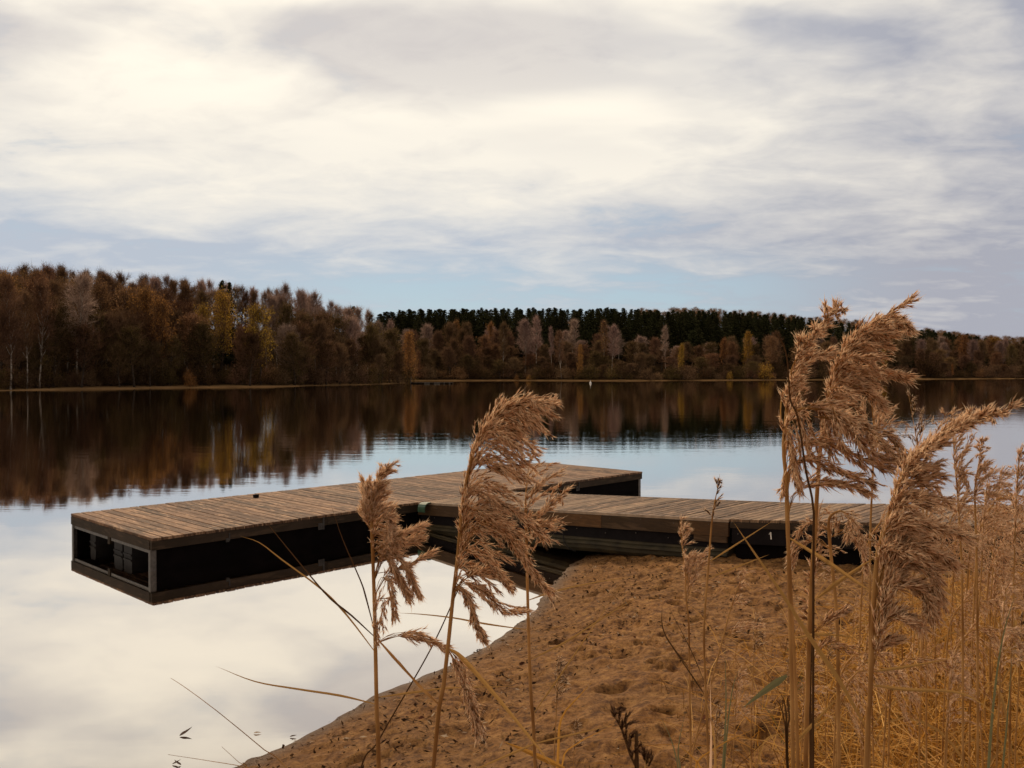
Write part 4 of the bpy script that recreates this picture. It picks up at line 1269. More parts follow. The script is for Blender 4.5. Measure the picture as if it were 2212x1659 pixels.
hero('dense upright plume left of centre, its lower tuft drooping right', 1.6,
     [(818, B), (814, 1540), (811, 1400), (808, 1280), (805, 1190)],
     [(805, 1190), (803, 1130), (806, 1070), (817, 1030), (840, 1007)],
     [(0, 40, 5), (.25, 30, -45), (.5, 24, -45), (.75, 15, -30), (1, 10, -6)], n=58, sub=13, sublen=.024, dens=8, mat=SPKP, bow=.35, dspread=.018,
     extra=[([(806, 1195), (860, 1160), (912, 1136)], 3, .012, 8, 26), ([(806, 1205), (850, 1180), (908, 1163)], 3, .012, 8, 26), ([(807, 1240), (860, 1225), (927, 1193)], 2, .012, 8, 22, .35),
            ([(805, 1150), (840, 1150), (868, 1170)], 5, .018, 9), ([(804, 1140), (835, 1118), (846, 1160)], 5, .018, 9), ([(803, 1120), (792, 1075), (794, 1045)], 6, .016, 9), ([(804, 1150), (790, 1120), (792, 1090)], 5, .016, 9),
            ([(807, 1250), (830, 1195), (868, 1215), (900, 1278)], 8, .020, 8), ([(807, 1260), (828, 1205), (850, 1225), (880, 1285)], 8, .020, 8), ([(808, 1290), (830, 1245), (845, 1265), (852, 1330)], 4, .018, 7),
            ([(810, 1370), (814, 1310), (828, 1300), (826, 1343)], 2, .018, 6), ([(811, 1400), (812, 1340), (818, 1380)], 2, .014, 7, 10),
            ([(813, 1390), (850, 1372), (905, 1374), (960, 1398)], 6, .020, 8, 15, .3)],
     leaves=[([(815, 1522), (735, 1503), (638, 1488), (550, 1472), (466, 1439)], .0045, LEAFY, .1), ([(815, 1381), (760, 1330), (714, 1293), (668, 1241), (595, 1152), (578, 1130)], .0040, STEMD, .15),
             ([(809, 1363), (790, 1290), (778, 1253), (740, 1165), (713, 1084)], .0035, STEMD, .1), ([(809, 1407), (750, 1330), (696, 1274), (610, 1210), (560, 1172), (518, 1158)], .004, LEAFY, .2),
             ([(815, 1380), (881, 1454), (946, 1521)], .0055, STEM, -.02), ([(820, 1506), (900, 1495), (980, 1486), (1140, 1482)], .0045, LEAFY, .1)],
     r=(.0043, .0022))

hero('largest central plume, swept to the right above the pontoon', 1.5,
     [(936, B), (958, 1483), (972, 1355), (980, 1276)],
     [(980, 1276), (989, 1199), (995, 1123), (1002, 1062), (1014, 1006), (1025, 964), (1046, 921), (1080, 887), (1120, 869), (1192, 865)],
     [(0, 70, 20), (.10, 110, 12), (.18, 130, -20), (.30, 130, -28), (.42, 140, -22), (.52, 125, -22), (.62, 118, 5), (.74, 100, 6), (.86, 62, 8), (1, 10, -1)], n=74, sub=13, sublen=.032, dens=8, bow=.42, dspread=.03,
     extra=[([(984, 1215), (1040, 1120), (1100, 1160), (1150, 1235), (1184, 1270)], 7, .022, 8, 20, .35), ([(984, 1205), (1030, 1090), (1110, 1100), (1172, 1158)], 4, .022, 8, 18, .4),
            ([(976, 1290), (1010, 1245), (1060, 1235), (1100, 1268)], 5, .020, 8, 14, .3), ([(975, 1310), (1000, 1262), (1050, 1280), (1080, 1312), (1132, 1322)], 4, .015, 8, 16, .3),
            ([(974, 1310), (985, 1262), (1010, 1300), (1028, 1345), (1043, 1378)], 5, .017, 8, 18, .25),
            ([(968, 1402), (990, 1440), (1010, 1500), (1034, 1580)], 7, .022, 8, 20, .05)],
     leaves=[([(968, 1400), (1000, 1423), (1070, 1502), (1152, 1602), (1196, B)], .0085, LEAFY, .02), ([(948, 1522), (900, 1475), (860, 1425)], .0055, STEM, -.02)],
     r=(.0039, .0019))

hero('thin open plume just right of the largest central one', 1.75,
     [(1156, B), (1146, 1483), (1140, 1295), (1137, 1154)],
     [(1137, 1200), (1136, 1154), (1135, 1077), (1142, 1010), (1150, 970)],
     [(0, 55, -40), (.3, 60, -60), (.6, 45, -55), (1, 5, -8)], n=16, sub=9, sublen=.016, dens=6, bow=.25,
     extra=[([(1136, 1110), (1160, 1050), (1208, 1022)], 2, .013, 6), ([(1136, 1150), (1180, 1100), (1230, 1058)], 2, .014, 6), ([(1137, 1160), (1175, 1090), (1205, 1060), (1214, 1083)], 2, .013, 6),
            ([(1138, 1190), (1165, 1140), (1190, 1134)], 2, .013, 6), ([(1139, 1220), (1160, 1180), (1199, 1167)], 1, .010, 5)],
     leaves=[([(1140, 1297), (1200, 1277), (1291, 1257), (1386, 1243)], .0042, LEAFY, .3), ([(1143, 1361), (1050, 1348), (980, 1335), (910, 1327), (857, 1324)], .0040, LEAFY, .1), ([(1146, 1425), (1225, 1385), (1310, 1330), (1382, 1287)], .0046, LEAFY, .2),
             ([(1152, 1542), (1230, 1430), (1343, 1263)], .0040, LEAFY, .2), ([(1140, 1211), (1110, 1180), (1085, 1150)], .0040, STEM, .0), ([(1156, 1606), (1088, 1635), (988, B + 20)], .0055, LEAFY, -.1), ([(1156, 1606), (1240, 1586), (1327, 1566)], .0045, LEAFY, .1),
             ([(1219, B), (1150, 1628), (1088, 1602)], .012, LEAFO, .05)],
     r=(.0040, .0015))

hero('thin leaning stem crossing low behind the two central plumes', 1.9,
     [(770, 1700), (821, 1594), (932, 1399), (1000, 1250)], smat=STEMD, r=(.0026, .0012))
hero('short dim plume with a side tuft over the sand', 2.3,
     [(1492, B), (1490, 1500), (1488, 1355), (1482, 1290)],
     [(1486, 1290), (1480, 1230), (1473, 1180), (1469, 1125)],
     [(0, 20, -30), (.4, 16, -34), (.8, 8, -22), (1, 2, -4)], n=24, sub=9, sublen=.020, dens=7, mat=SPKP, bow=.3, dspread=.015,
     extra=[([(1486, 1270), (1492, 1215), (1523, 1196)], 4, .022, 7, 12), ([(1486, 1290), (1500, 1230), (1524, 1212)], 4, .020, 7, 12)],
     leaves=[([(1490, 1447), (1435, 1367), (1430, 1300)], .004, LEAFB, .1)], r=(.0034, .0014))
hero('tall bare spike rising past the walkway seam', 2.2,
     [(1530, B), (1524, 1480), (1521, 1355), (1531, 1215), (1537, 1134)],
     [(1537, 1134), (1543, 1090), (1549, 1060), (1555, 1024)],
     [(0, 8, -30), (.5, 8, -26), (1, 1, -6)], n=9, sub=7, sublen=.012, dens=6, bow=.2, dspread=.01, mat=SPKD,
     leaves=[([(1530, 1215), (1600, 1170), (1671, 1124)], .0048, LEAFY, .1), ([(1530, 1250), (1600, 1222), (1661, 1198)], .0048, LEAFY, .1), ([(1520, 1498), (1486, 1447), (1431, 1367)], .0042, LEAFB, .1), ([(1520, 1470), (1490, 1400), (1436, 1296)], .0036, LEAFB, .15)],
     r=(.0036, .0012))
hero('faint sagging plume over the sand right of the bare spike', 2.7,
     [(1490, B), (1530, 1500), (1560, 1385), (1577, 1320)],
     [(1577, 1320), (1592, 1275), (1604, 1245), (1614, 1226)],
     [(0, 30, -15), (.5, 14, -22), (1, 2, -5)], n=12, sub=8, sublen=.018, dens=6, bow=.3, dspread=.02,
     extra=[([(1560, 1385), (1590, 1350), (1640, 1345)], 3, .020, 6)], r=(.003, .0012))
hero('narrow plume with long pointed tip, left of the two highest', 1.35,
     [(1724, B), (1713, 1379), (1705, 1216), (1701, 1152), (1698, 1067), (1695, 985), (1697, 910)],
     [(1697, 910), (1702, 858), (1707, 812), (1724, 767), (1757, 721), (1790, 685), (1831, 666)],
     [(0, 8, -30), (.2, 20, -36), (.45, 22, -34), (.7, 16, -22), (.9, 9, -8), (1, 2, -1)], n=64, sub=12, sublen=.016, dens=8, bow=.3, dspread=.018,
     extra=[([(1712, 810), (1745, 775), (1791, 762)], 4, .014, 8, 14)],
     leaves=[([(1707, 1164), (1790, 1217), (1850, 1258), (1884, 1278)], .0085, LEAFY, .05), ([(1711, 1379), (1760, 1371), (1806, 1372), (1870, 1380)], .0050, LEAFY, .1), ([(1693, 935), (1686, 900), (1688, 860), (1693, 835)], .0025, LEAFY, .02),
             ([(1721, 1601), (1760, 1560), (1815, 1500)], .0060, LEAFY, .05), ([(1700, 1459), (1655, 1490), (1606, 1528)], .0110, LEAFG, .05)],
     r=(.0031, .0018))
hero('highest broad plume, fanned to the right against the far hill', 1.4,
     [(1740, B), (1744, 1509), (1749, 1346), (1757, 1200), (1762, 1120), (1769, 1002), (1778, 920)],
     [(1782, 900), (1785, 884), (1793, 826), (1812, 777), (1835, 741), (1868, 708), (1905, 692), (1950, 697)],
     [(0, 50, -14), (.15, 78, -30), (.35, 88, -38), (.55, 88, -24), (.75, 70, 4), (.9, 40, 12), (1, 8, 4)], n=90, sub=13, sublen=.028, dens=8, bow=.35, dspread=.03,
     extra=[([(1791, 850), (1840, 800), (1900, 805), (1954, 813)], 5, .016, 8, 20, .3), ([(1786, 890), (1820, 840), (1862, 840), (1900, 868), (1905, 880)], 7, .020, 8, 16, .3), ([(1900, 692), (1935, 665), (1974, 640)], 3, .008, 8, 10, .05)],
     leaves=[([(1766, 1291), (1820, 1250), (1894, 1201)], .0078, LEAFY, .05), ([(1752, 1300), (1752, 1240), (1762, 1180)], .008, STEM, .03)], r=(.0040, .0020))
hero('great arching plume bowed over to the right, below the two highest', 1.3,
     [(1713, B), (1708, 1400), (1704, 1220), (1700, 1060), (1693, 985)],
     [(1693, 985), (1694, 937), (1705, 898), (1734, 882), (1783, 886), (1829, 900), (1875, 927), (1904, 956), (1930, 985), (1953, 1002)],
     [(0, 40, 60), (.1, 30, 90), (.25, 80, 70), (.4, 90, 60), (.6, 60, 50), (.8, 40, 30), (1, 8, 4)], n=60, sub=13, sublen=.030, dens=7, bow=.45, dspread=.05,
     extra=[([(1700, 1085), (1705, 1020), (1735, 990), (1790, 1005), (1850, 1030), (1880, 1040)], 6, .020, 7, 18, .3), ([(1702, 1120), (1715, 1070), (1760, 1040), (1830, 1048), (1868, 1062)], 5, .018, 7, 18, .35),
            ([(1700, 1060), (1706, 990), (1740, 955), (1800, 960), (1860, 990), (1920, 1010)], 7, .022, 7, 18, .3), ([(1695, 1000), (1690, 1045), (1689, 1070)], 3, .012, 6, 8),
            ([(1760, 900), (1820, 915), (1880, 975), (1950, 1000)], 7, .022, 7, 16, .2), ([(1870, 925), (1920, 940), (1955, 985)], 4, .018, 6, 12, .2)],
     r=(.0032, .0018), mat=SPK)
hero('dark stem bent over at the top, crossing the great arching plume', 1.25,
     [(1757, 1250), (1757, 1100), (1741, 1018), (1724, 904), (1707, 862), (1702, 790), (1694, 750), (1679, 722)], smat=STEMD, r=(.0020, .0008))
hero('nearest and widest plume, long tip pointing to the right edge', 1.1,
     [(1871, B), (1878, 1526), (1884, 1411), (1887, 1314), (1893, 1220)],
     [(1893, 1220), (1899, 1180), (1914, 1133), (1927, 1084), (1947, 1025), (1973, 989), (2019, 950), (2068, 917), (2117, 904), (2182, 882)],
     [(0, 140, -14), (.12, 125, -34), (.25, 104, -60), (.4, 86, -76), (.55, 62, -52), (.7, 44, -24), (.85, 22, -8), (1, 4, -1)], n=100, sub=14, sublen=.026, dens=8, bow=.28, dspread=.035, mat=SPK,
     extra=[([(1889, 1300), (1930, 1190), (1990, 1180), (2050, 1212)], 10, .022, 9, 20, .25), ([(1887, 1340), (1930, 1230), (2000, 1225), (2028, 1285)], 12, .024, 9, 20, .2), ([(1886, 1390), (1920, 1270), (1985, 1270), (2010, 1320)], 12, .024, 9, 20, .2),
            ([(1885, 1420), (1910, 1340), (1950, 1330), (1985, 1350)], 8, .020, 9, 16, .2), ([(1893, 1260), (1960, 1150), (2030, 1140), (2089, 1160)], 6, .020, 8, 18, .3), ([(1886, 1440), (1900, 1395), (1930, 1380)], 4, .016, 8, 10)],
     leaves=[([(1872, 1575), (1810, 1468), (1747, 1376), (1690, 1285), (1626, 1190), (1584, 1127)], .0085, LEAFY, .25), ([(1880, 1480), (1960, 1490), (2083, 1500), (2170, 1560)], .0055, LEAFY, .15), ([(1890, 1450), (1960, 1440), (2070, 1420)], .0045, LEAFY, .15)],
     r=(.0032, .0020), spl=.0125)
hero('blackened drooping plume head at the bottom edge of the picture', .85,
     [(1378, B + 60), (1374, B), (1362, 1630)],
     [(1372, 1650), (1352, 1600), (1338, 1565), (1321, 1535)],
     [(0, 6, -40), (.5, 4, -34), (1, 0, -8)], n=14, sub=9, sublen=.006, dens=7, mat=SPKD, bow=.3, dspread=.004, spread=.10, spl=.009, fluff=0,
     extra=[([(1392, B + 10), (1396, 1645), (1391, 1622)], 3, .006, 7, 8)], r=(.0022, .0010), smat=STEMD)
hero('small upright plume before the dark water, right of the highest one', 2.4,
     [(1878, B), (1879, 1300), (1880, 1152), (1886, 1010)],
     [(1886, 1010), (1888, 937), (1884, 885), (1877, 833)],
     [(0, 40, -20), (.3, 38, -40), (.6, 18, -40), (1, 2, -6)], n=26, sub=10, sublen=.022, dens=7, bow=.25, dspread=.03,
     extra=[([(1887, 960), (1900, 915), (1923, 891)], 3, .018, 6, 12), ([(1887, 980), (1910, 925), (1945, 915), (1960, 930)], 2, .013, 5, 12), ([(1888, 940), (1870, 890), (1862, 868)], 3, .018, 6, 10)], r=(.004, .0014), mat=SPKP)
hero('sparse greenish tip rising alone over the water edge at right', 2.6,
     [(2000, 1400), (1994, 1100), (1986, 1000)],
     [(1986, 1000), (1980, 950), (1971, 900), (1963, 851)],
     [(0, 34, -40), (.4, 16, -50), (.8, 8, -24), (1, 1, -4)], n=14, sub=7, sublen=.016, dens=4, bow=.2, dspread=.05,
     extra=[([(1988, 985), (1970, 950), (1951, 940)], 3, .014, 3, 8), ([(1988, 960), (1992, 920), (1992, 887)], 3, .010, 5, 8), ([(1985, 1000), (1955, 985), (1948, 1005)], 2, .014, 3, 8)], r=(.003, .001), mat=SPKD)
hero('slim plume slanting up behind the nearest plume', 2.5,
     [(1990, 1400), (2000, 1150), (2008, 1010)],
     [(2005, 990), (2018, 950), (2030, 920), (2048, 894)],
     [(0, 14, -24), (.5, 12, -20), (1, 1, -3)], n=18, sub=9, sublen=.018, dens=6, bow=.2, dspread=.02, r=(.003, .001))
hero('pale tall plume standing against the grey water', 2.3,
     [(2080, 1500), (2078, 1250), (2072, 1120)],
     [(2072, 1130), (2068, 1060), (2062, 1000), (2058, 940), (2054, 888)],
     [(0, 20, -40), (.3, 26, -44), (.6, 14, -40), (.8, 5, -24), (1, 1, -4)], n=44, sub=10, sublen=.020, dens=7, bow=.25, dspread=.02, r=(.0036, .0012), mat=SPKP,
     extra=[([(2060, 1005), (2085, 975), (2098, 942)], 3, .014, 4, 10)])
hero('upright pointed plume farthest right of the pale tall one', 2.3,
     [(2112, 1500), (2110, 1220), (2106, 1080)],
     [(2106, 1080), (2108, 1040), (2114, 1000), (2121, 951)],
     [(0, 24, -36), (.5, 18, -30), (1, 1, -4)], n=34, sub=10, sublen=.022, dens=7, bow=.25, dspread=.02, r=(.0036, .0012), mat=SPKP,
     extra=[([(2106, 1085), (2085, 1040), (2074, 1010)], 4, .018, 7, 12)])
hero('small drooping fan of plumes before the dark walkway side', 1.9,
     [(1812, B), (1808, 1350), (1795, 1200), (1790, 1130)],
     [(1790, 1130), (1800, 1110), (1820, 1105), (1845, 1125), (1862, 1165)],
     [(0, 10, 30), (.3, 20, 50), (.7, 20, 50), (1, 6, 30)], n=26, sub=9, sublen=.020, dens=5, bow=.4, dspread=.04, r=(.0048, .0016), mat=SPK,
     extra=[([(1795, 1150), (1760, 1130), (1725, 1150), (1706, 1200)], 5, .018, 4, 14, .25), ([(1798, 1190), (1760, 1165), (1722, 1185), (1712, 1215)], 5, .018, 4, 14, .25), ([(1796, 1160), (1830, 1150), (1862, 1190), (1868, 1235)], 6, .020, 5, 14, .25)])
hero('dark narrow plume hanging along the stems below the walkway', 1.45,
     [(1752, 1700), (1750, 1500), (1753, 1360)],
     [(1753, 1360), (1752, 1300), (1758, 1240), (1770, 1190)],
     [(0, -8, -20), (.5, -9, -26), (1, 2, -10)], n=26, sub=10, sublen=.014, dens=8, bow=.3, dspread=.015, r=(.0026, .0014), mat=SPK, smat=STEMD, fluff=0, spread=.15,
     extra=[([(1755, 1370), (1790, 1340), (1828, 1318)], 6, .016, 7, 12), ([(1750, 1440), (1780, 1395), (1840, 1400)], 3, .014, 5, 12)])

# ------------------------------------------------------------------ reed bed at the right: copies of a few reeds
def lib_reed(seed, style):
    """stem about 1 m with a flower head on top; local x is down-wind"""
    rs = np.random.RandomState(seed)
    pn = Panicle(seed)
    if style == 'upright':
        ra = [(0, 0, .80), (.004, 0, .90), (.015, 0, 1.0)]; n, ex, up, dx = 26, .05, .055, .03
    elif style == 'sweep':
        ra = [(0, 0, .78), (.01, 0, .86), (.04, 0, .94), (.10, 0, 1.0), (.15, 0, 1.01)]; n, ex, up, dx = 30, .05, .01, .075
    elif style == 'droop':
        ra = [(0, 0, .84), (.01, 0, .92), (.05, 0, .99), (.12, 0, 1.0), (.18, 0, .95)]; n, ex, up, dx = 30, .05, -.05, .05
    elif style == 'sparse':
        ra = [(0, 0, .78), (.006, 0, .9), (.02, 0, 1.0)]; n, ex, up, dx = 13, .05, .05, .03
    else:
        ra = [(0, 0, .84), (.003, 0, .92), (.008, 0, 1.0)]; n, ex, up, dx = 12, .02, .035, .012
    ra = np.array(ra)
    for i in range(n):
        t = (i + rs.uniform(0, 1)) / n * .97
        q, tn = poly_at(ra, t)
        k = (1.05 - .75 * t)
        e_ = q + np.array((dx + abs(rs.normal(0, ex * .6)), rs.normal(0, ex * .7), up + rs.normal(0, .015))) * k
        L = np.linalg.norm(e_ - q)
        pn.branch([q, q + tn * L * .45, (q + e_) / 2 + tn * L * .3, e_], sub=10, sublen=.022, dens=6, fall=(.15, 0, -.12), spl=.011)
    stem = smooth_poly([(0, 0, -.1), (.008 * rs.normal(), .01, .3), (-.01, 0, .6)] + [tuple(r_) for r_ in ra], 20)
    g = Geo(); g.tube(stem, [.0032 * (1 - .75 * (i / 19)) for i in range(len(stem))], n=5)
    for z in (.15, .32, .5, .66):
        q, tn = poly_at(stem, z / 1.1 + .09)
        g.tube([q - tn * .006, q, q + tn * .004], [.0030, .0040, .0030], n=5)
    lv = []
    for k in range(3):
        z = rs.uniform(.2, .7); a = rs.uniform(-1.2, 1.2) + (0 if rs.rand() < .7 else 3.1); ln = rs.uniform(.18, .42)
        d = np.array((math.cos(a), math.sin(a), 0))
        b0 = np.array((0, 0, z))
        pts_ = smooth_poly([b0, b0 + d * ln * .3 + (0, 0, ln * .25), b0 + d * ln * .7 + (0, 0, ln * .2), b0 + d * ln + (0, 0, -ln * rs.uniform(-.1, .35))], 10)
        gl_ = Geo(); gl_.ribbon(pts_, .0075, unit(np.array((-d[1], d[0], .6)) * .4 + (0, -.5, .5)))
        lv.append(gl_)
    return g, pn, lv
LIB = []
for k, (style, mat) in enumerate([('upright', SPKP), ('sweep', SPK), ('droop', SPK), ('sparse', SPKP), ('spike', SPKD), ('sweep', SPKP), ('upright', SPK), ('droop', SPKP)]):
    g, pn, lv = lib_reed(300 + k, style)
    LIB.append((style, g.mesh('stem', [STEM], True), pn.mesh('flower_head', mat, 1), [l_.mesh('leaf', [rnd.choice([LEAFY, LEAFY, LEAFO, LEAFY])]) for l_ in lv]))
rb = random.Random(77)
DESC = {'upright': 'upright fluffy reed', 'sweep': 'wind-swept reed', 'droop': 'reed with nodding head', 'sparse': 'thin sparse reed', 'spike': 'reed with narrow closed spike'}
SPOTS = []
# (picture column, picture height of the tip, distance, library number)
for px, py, dp_, li in [(1935, 1110, 3.2, 7), (1768, 1095, 3.0, 3), (1905, 1105, 3.0, 3), (2010, 1040, 3.0, 2), (2040, 1090, 3.4, 5),
                        (2135, 1020, 2.9, 0), (2160, 1018, 3.2, 6), (2185, 1060, 3.0, 2), (2207, 975, 2.6, 6), (2095, 1060, 3.4, 5), (2125, 1090, 3.6, 7), (2150, 1110, 3.8, 1), (2200, 1120, 3.4, 5),
                        (2060, 1130, 3.9, 2), (2010, 1120, 4.0, 7), (1975, 1135, 3.8, 5), (2175, 1140, 4.2, 0), (2110, 1150, 4.4, 3), (1950, 1160, 4.2, 3), (2070, 1165, 4.6, 1), (2140, 1175, 4.8, 7), (2205, 1170, 4.6, 2)]:
    SPOTS.append((px, py, dp_, li, 'among the pale plumes at right'))
for i in range(34):
    u = rb.random() ** .6
    px = 1800 + 500 * u
    SPOTS.append((px, rb.uniform(1150, 1320) - 50 * u, rb.uniform(3.0, 5.6), rb.choice([0, 1, 2, 3, 4, 5, 6, 7]), 'in the tangle at the right edge' if px > 2000 else 'in front of the dark walkway side'))
for i in range(26):
    px = 1700 + 560 * rb.random()
    SPOTS.append((px, rb.uniform(1250, 1480), rb.uniform(2.4, 4.2), rb.choice([3, 4, 4, 3, 2]), 'low over the golden grass'))
for px, py, dp_, li in [(1215, 1424, 2.9, 4), (1252, 1560, 3.1, 4), (1640, 1330, 3.3, 4), (1600, 1450, 3.0, 3), (1560, 1530, 2.8, 4)]:
    SPOTS.append((px, py, dp_, li, 'standing alone over the bare sand'))
for px, py, dp_, li, where in SPOTS:
    style, sm, fm, lm = LIB[li]
    pt = P(px, py, dp_)
    gz = hn(pt[0], pt[1])
    hgt = pt[2] - gz
    if hgt < .25: continue
    if 'in front of the dark' in where and (rb.random() < .6 or px < 1850): continue
    o = empty('reed', (pt[0] - (.02 if style in ('upright', 'sparse', 'spike') else .12), pt[1], gz), rb.uniform(-.5, .5))
    s_ = hgt / 1.01
    xy = min(1.25, max(.8, s_))
    o.scale = (xy, xy, s_)
    if s_ < .55: o.scale = (s_ * 1.35, s_ * 1.35, s_)
    zx = next(t for lim, t in ((1700, 'over the bare sand'), (1800, 'between the thick stems'), (1880, 'left of the nearest plume'), (1960, 'behind the nearest plume'), (2040, 'just right of the nearest plume'),
                               (2100, 'below the pale tall plume'), (2155, 'below the upright pointed plume'), (9999, 'against the right edge')) if px < lim)
    zy = next(t for lim, t in ((1060, 'highest'), (1110, 'tall'), (1170, 'middling'), (1260, 'low'), (1380, 'short'), (9999, 'stunted')) if py < lim)
    dz = 'near ' if dp_ < 3.0 else ('' if dp_ < 4.0 else 'distant ')
    tag(o, '%s %s%s %s' % (zy, dz, DESC[style], zx), 'reed', 'reeds of the bank')
    link('stem', sm, o); link('flower_head', fm, o)
    for l_ in lm: link('leaf', l_, o)

# dense ground growth of the reed bed: grass, fallen stems and dead leaves, beyond counting
def bed_density(px): return np.interp(px, [1380, 1520, 1650, 1760, 1900, 2050, 2212], [0.0, .05, .14, .30, .6, .9, 1.0])
rs = np.random.RandomState(41)
def strands(n, kind):
    Vs = []; Fs = []; nb = 0
    made = 0
    while made < n:
        dp_ = rs.uniform(1.9, 6.3) if kind != 'lying' else rs.uniform(2.3, 6.2)
        px = rs.uniform(1380, 2450)
        if rs.rand() > bed_density(px) * (1.0 if dp_ > 2.8 else .55): continue
        x = (px - 1106) / F * dp_; y = dp_
        gz = hn(x, y)
        if sdist(np.array([(x, y)]), SHORE)[0] < .5: continue
        # keep clear of the walkway
        q = loc(W2, np.array((x, y, 0)))
        q1 = loc(W1, np.array((x, y, 0)))
        if q[1] > -.12 and -.5 < q[0] < 4.8: continue
        if q1[1] > -.35 and 0 < q1[0] < 5.6: continue
        right = np.clip((px - 1500) / 500, .25, 1)
        if kind == 'upright':
            h = rs.uniform(.2, .75) * right * (1.25 if rs.rand() < .2 else .8); w_ = rs.uniform(.0022, .0050)
            lean = rs.normal(0, .22, 2) + (.05, 0)
        elif kind == 'lying':
            h = rs.uniform(.25, .8); w_ = rs.uniform(.002, .0045); lean = rs.normal(0, 1.1, 2)
        else:
            h = rs.uniform(.10, .42) * (.5 + .5 * right); w_ = rs.uniform(.0022, .0048); lean = rs.normal(0, .45, 2)
        d = unit(np.array((lean[0], lean[1], 1.0 if kind != 'lying' else rs.uniform(.15, .9))))
        side = unit(np.array((rs.normal(), rs.normal() * .4, 0)))
        bend = rs.normal(0, .22) * h
        b0 = np.array((x, y, gz - .01 + (rs.uniform(0, .5) * right if kind == 'lying' else 0)))
        k = 5
        for i in range(k):
            u = i / (k - 1)
            c = b0 + d * h * u + side * bend * u * u + np.array((0, 0, -.12 * h * u ** 3 * (2 if kind != 'upright' else .6)))
            ww = w_ * (1 - .85 * u ** 2)
            a = unit(np.cross(d, (0.3, 1, .2)))
            Vs.append(c - a * ww / 2); Vs.append(c + a * ww / 2 + np.array((0, .001, 0)))
        for i in range(k - 1):
            Fs.append((nb + 2 * i, nb + 2 * i + 1, nb + 2 * i + 3, nb + 2 * i + 2))
        nb += 2 * k; made += 1
    return np.array(Vs), np.array(Fs)
GR1 = plant('golden_grass', [(0, (0.07, 0.03, 0.008)), (0.3, (0.26, 0.11, 0.018)), (0.7, (0.72, 0.34, 0.045)), (0.88, (0.85, 0.52, 0.15)), (0.93, (0.16, 0.17, 0.06)), (1, (0.12, 0.13, 0.045))], .3, patch=(1.7, (0.13, 0.06, 0.018)))
GR2 = plant('straw_stems', [(0, (0.13, 0.055, 0.015)), (0.5, (0.58, 0.29, 0.06)), (1, (0.82, 0.53, 0.20))], .3)
V1, F1 = strands(950, 'upright')
tag(link('reed_undergrowth', arr_mesh('reed_undergrowth', V1, F1, [GR2])), 'dense golden stems filling the reed bed', 'reed bed', None, 'stuff')
V1, F1 = strands(6500, 'grass')
tag(link('bank_grass', arr_mesh('bank_grass', V1, F1, [GR1])), 'orange-gold dead grass at the foot of the reeds', 'grass', None, 'stuff')
V1, F1 = strands(3200, 'lying')
tag(link('fallen_stems', arr_mesh('fallen_stems', V1, F1, [GR2])), 'tangle of broken straw stems lying across the reeds', 'dead stems', None, 'stuff')

# crumbs of leaf and twig trodden into the sand
rs = np.random.RandomState(9)
Vs = []; Fs = []; nb = 0
for i in range(21000):
    x, y = rs.uniform(-2.2, 5.5), rs.uniform(3.4, 12.4)
    d = sdist(np.array([(x, y)]), SHORE)[0]
    if d < .02: continue
    if rs.rand() > .35 + .65 * math.exp(-abs(d - 1.0) / 1.2): continue
    gz = hn(x, y) + rs.uniform(.004, .016)
    a = rs.uniform(0, 6.28); L = rs.uniform(.005, .030); w_ = L * rs.uniform(.15, .6)
    u = np.array((math.cos(a), math.sin(a), rs.normal(0, .35))) * L; v = np.array((-math.sin(a), math.cos(a), rs.normal(0, .35))) * w_
    c = np.array((x, y, gz))
    Vs += [c - u, c - v * .8 + (0, 0, .003), c + u * rs.uniform(.6, 1.2), c + v]
    Fs.append((nb, nb + 1, nb + 2, nb + 3)); nb += 4
CR = plant('leaf_crumbs', [(0, (0.022, 0.012, 0.008)), (.55, (0.055, 0.028, 0.014)), (.85, (0.12, 0.065, 0.03)), (1, (0.42, 0.32, 0.22))], .1)
tag(link('leaf_litter', arr_mesh('leaf_litter', np.array(Vs), np.array(Fs), [CR])), 'crumbs of dead leaf and twig trodden into the sand', 'leaf litter', None, 'stuff')

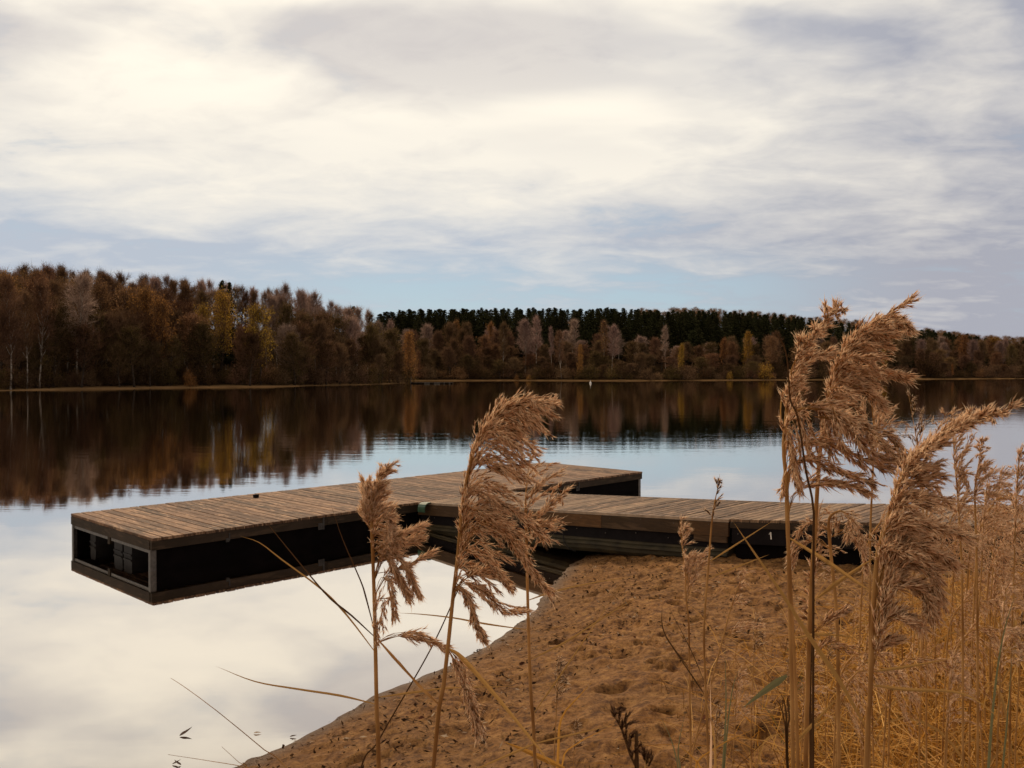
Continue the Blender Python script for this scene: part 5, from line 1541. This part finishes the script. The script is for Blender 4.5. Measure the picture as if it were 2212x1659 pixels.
# whole fallen leaves on the sand, and things afloat
def leaf_geo(seed, L=.05):
    r_ = random.Random(seed); g = Geo()
    out = []
    for i in range(13):
        t = i / 12 * math.pi * 2
        rr = L * (.5 + .5 * abs(math.cos(t * .5))) * (1 + .22 * math.sin(t * 5 + seed)) * .6
        out.append((rr * math.cos(t), rr * .62 * math.sin(t), .22 * abs(rr * math.sin(t)) + r_.uniform(0, .005)))
    g.add([(0, 0, 0.001)] + out[:-1], [(0, i + 1, (i + 1) % 12 + 1) for i in range(12)])
    g.tube([(L * .5, 0, .002), (L * .95, .004, .008)], .0011, .0006, 4, cap=False)
    return g
DL = plant('dead_leaf', [(0, (0.06, 0.028, 0.013)), (1, (0.13, 0.065, 0.03))], .1, objvar=.45)
LMS = [leaf_geo(s_).mesh('fallen_leaf', [DL]) for s_ in (1, 2, 3)]
r2 = random.Random(5)
for i in range(46):
    px, py = r2.uniform(900, 1900), r2.uniform(1235, 1640)
    q = G(px, py, .45); 
    if sdist(np.array([q[:2]]), SHORE)[0] < .35: continue
    o = link('fallen_leaf', LMS[i % 3]); o.location = (q[0], q[1], hn(q[0], q[1]) + .012); o.rotation_euler = (r2.uniform(-.4, .4), r2.uniform(-.4, .4), r2.uniform(0, 6.3))
    o.scale = (r2.uniform(.5, 1.1),) * 3
    tag(o, 'curled dead brown leaf lying on the trampled sand', 'leaf', 'dead leaves on the sand')
FL_ = plant('wet_leaf', [(0, (0.13, 0.09, 0.07)), (1, (0.20, 0.14, 0.11))], .1)
def floating(px, py, L, rz, label, mat, curl=.5):
    q = G(px, py, 0)
    g = Geo()
    pts_ = [(t * L, .0, .004 + curl * L * (t * t)) for t in np.linspace(0, 1, 7)]
    g.ribbon(pts_, L * .42, (0, 0, 1), fold=.35, base=.2)
    o = g.build('floating_leaf', mat); o.location = tuple(q); o.rotation_euler = (0, 0, rz)
    tag(o, label, 'leaf'); return o
floating(388, 1591, .085, .75, 'large curled dark leaf floating in the lower left water', FL_, .45)
floating(548, 1585, .05, .1, 'pale flat leaf afloat right of the large dark one', plant('pale_leaf', [(0, (.55, .45, .35)), (1, (.6, .5, .4))], .2), .05)
floating(372, 1652, .05, .3, 'small curled leaf afloat at the bottom edge, left of its twin', FL_, .5)
floating(391, 1654, .05, 2.8, 'small curled leaf afloat at the bottom edge, right of its twin', FL_, .5)
floating(626, 1593, .045, .2, 'small brown leaf stranded near the waterline', FL_, .2)
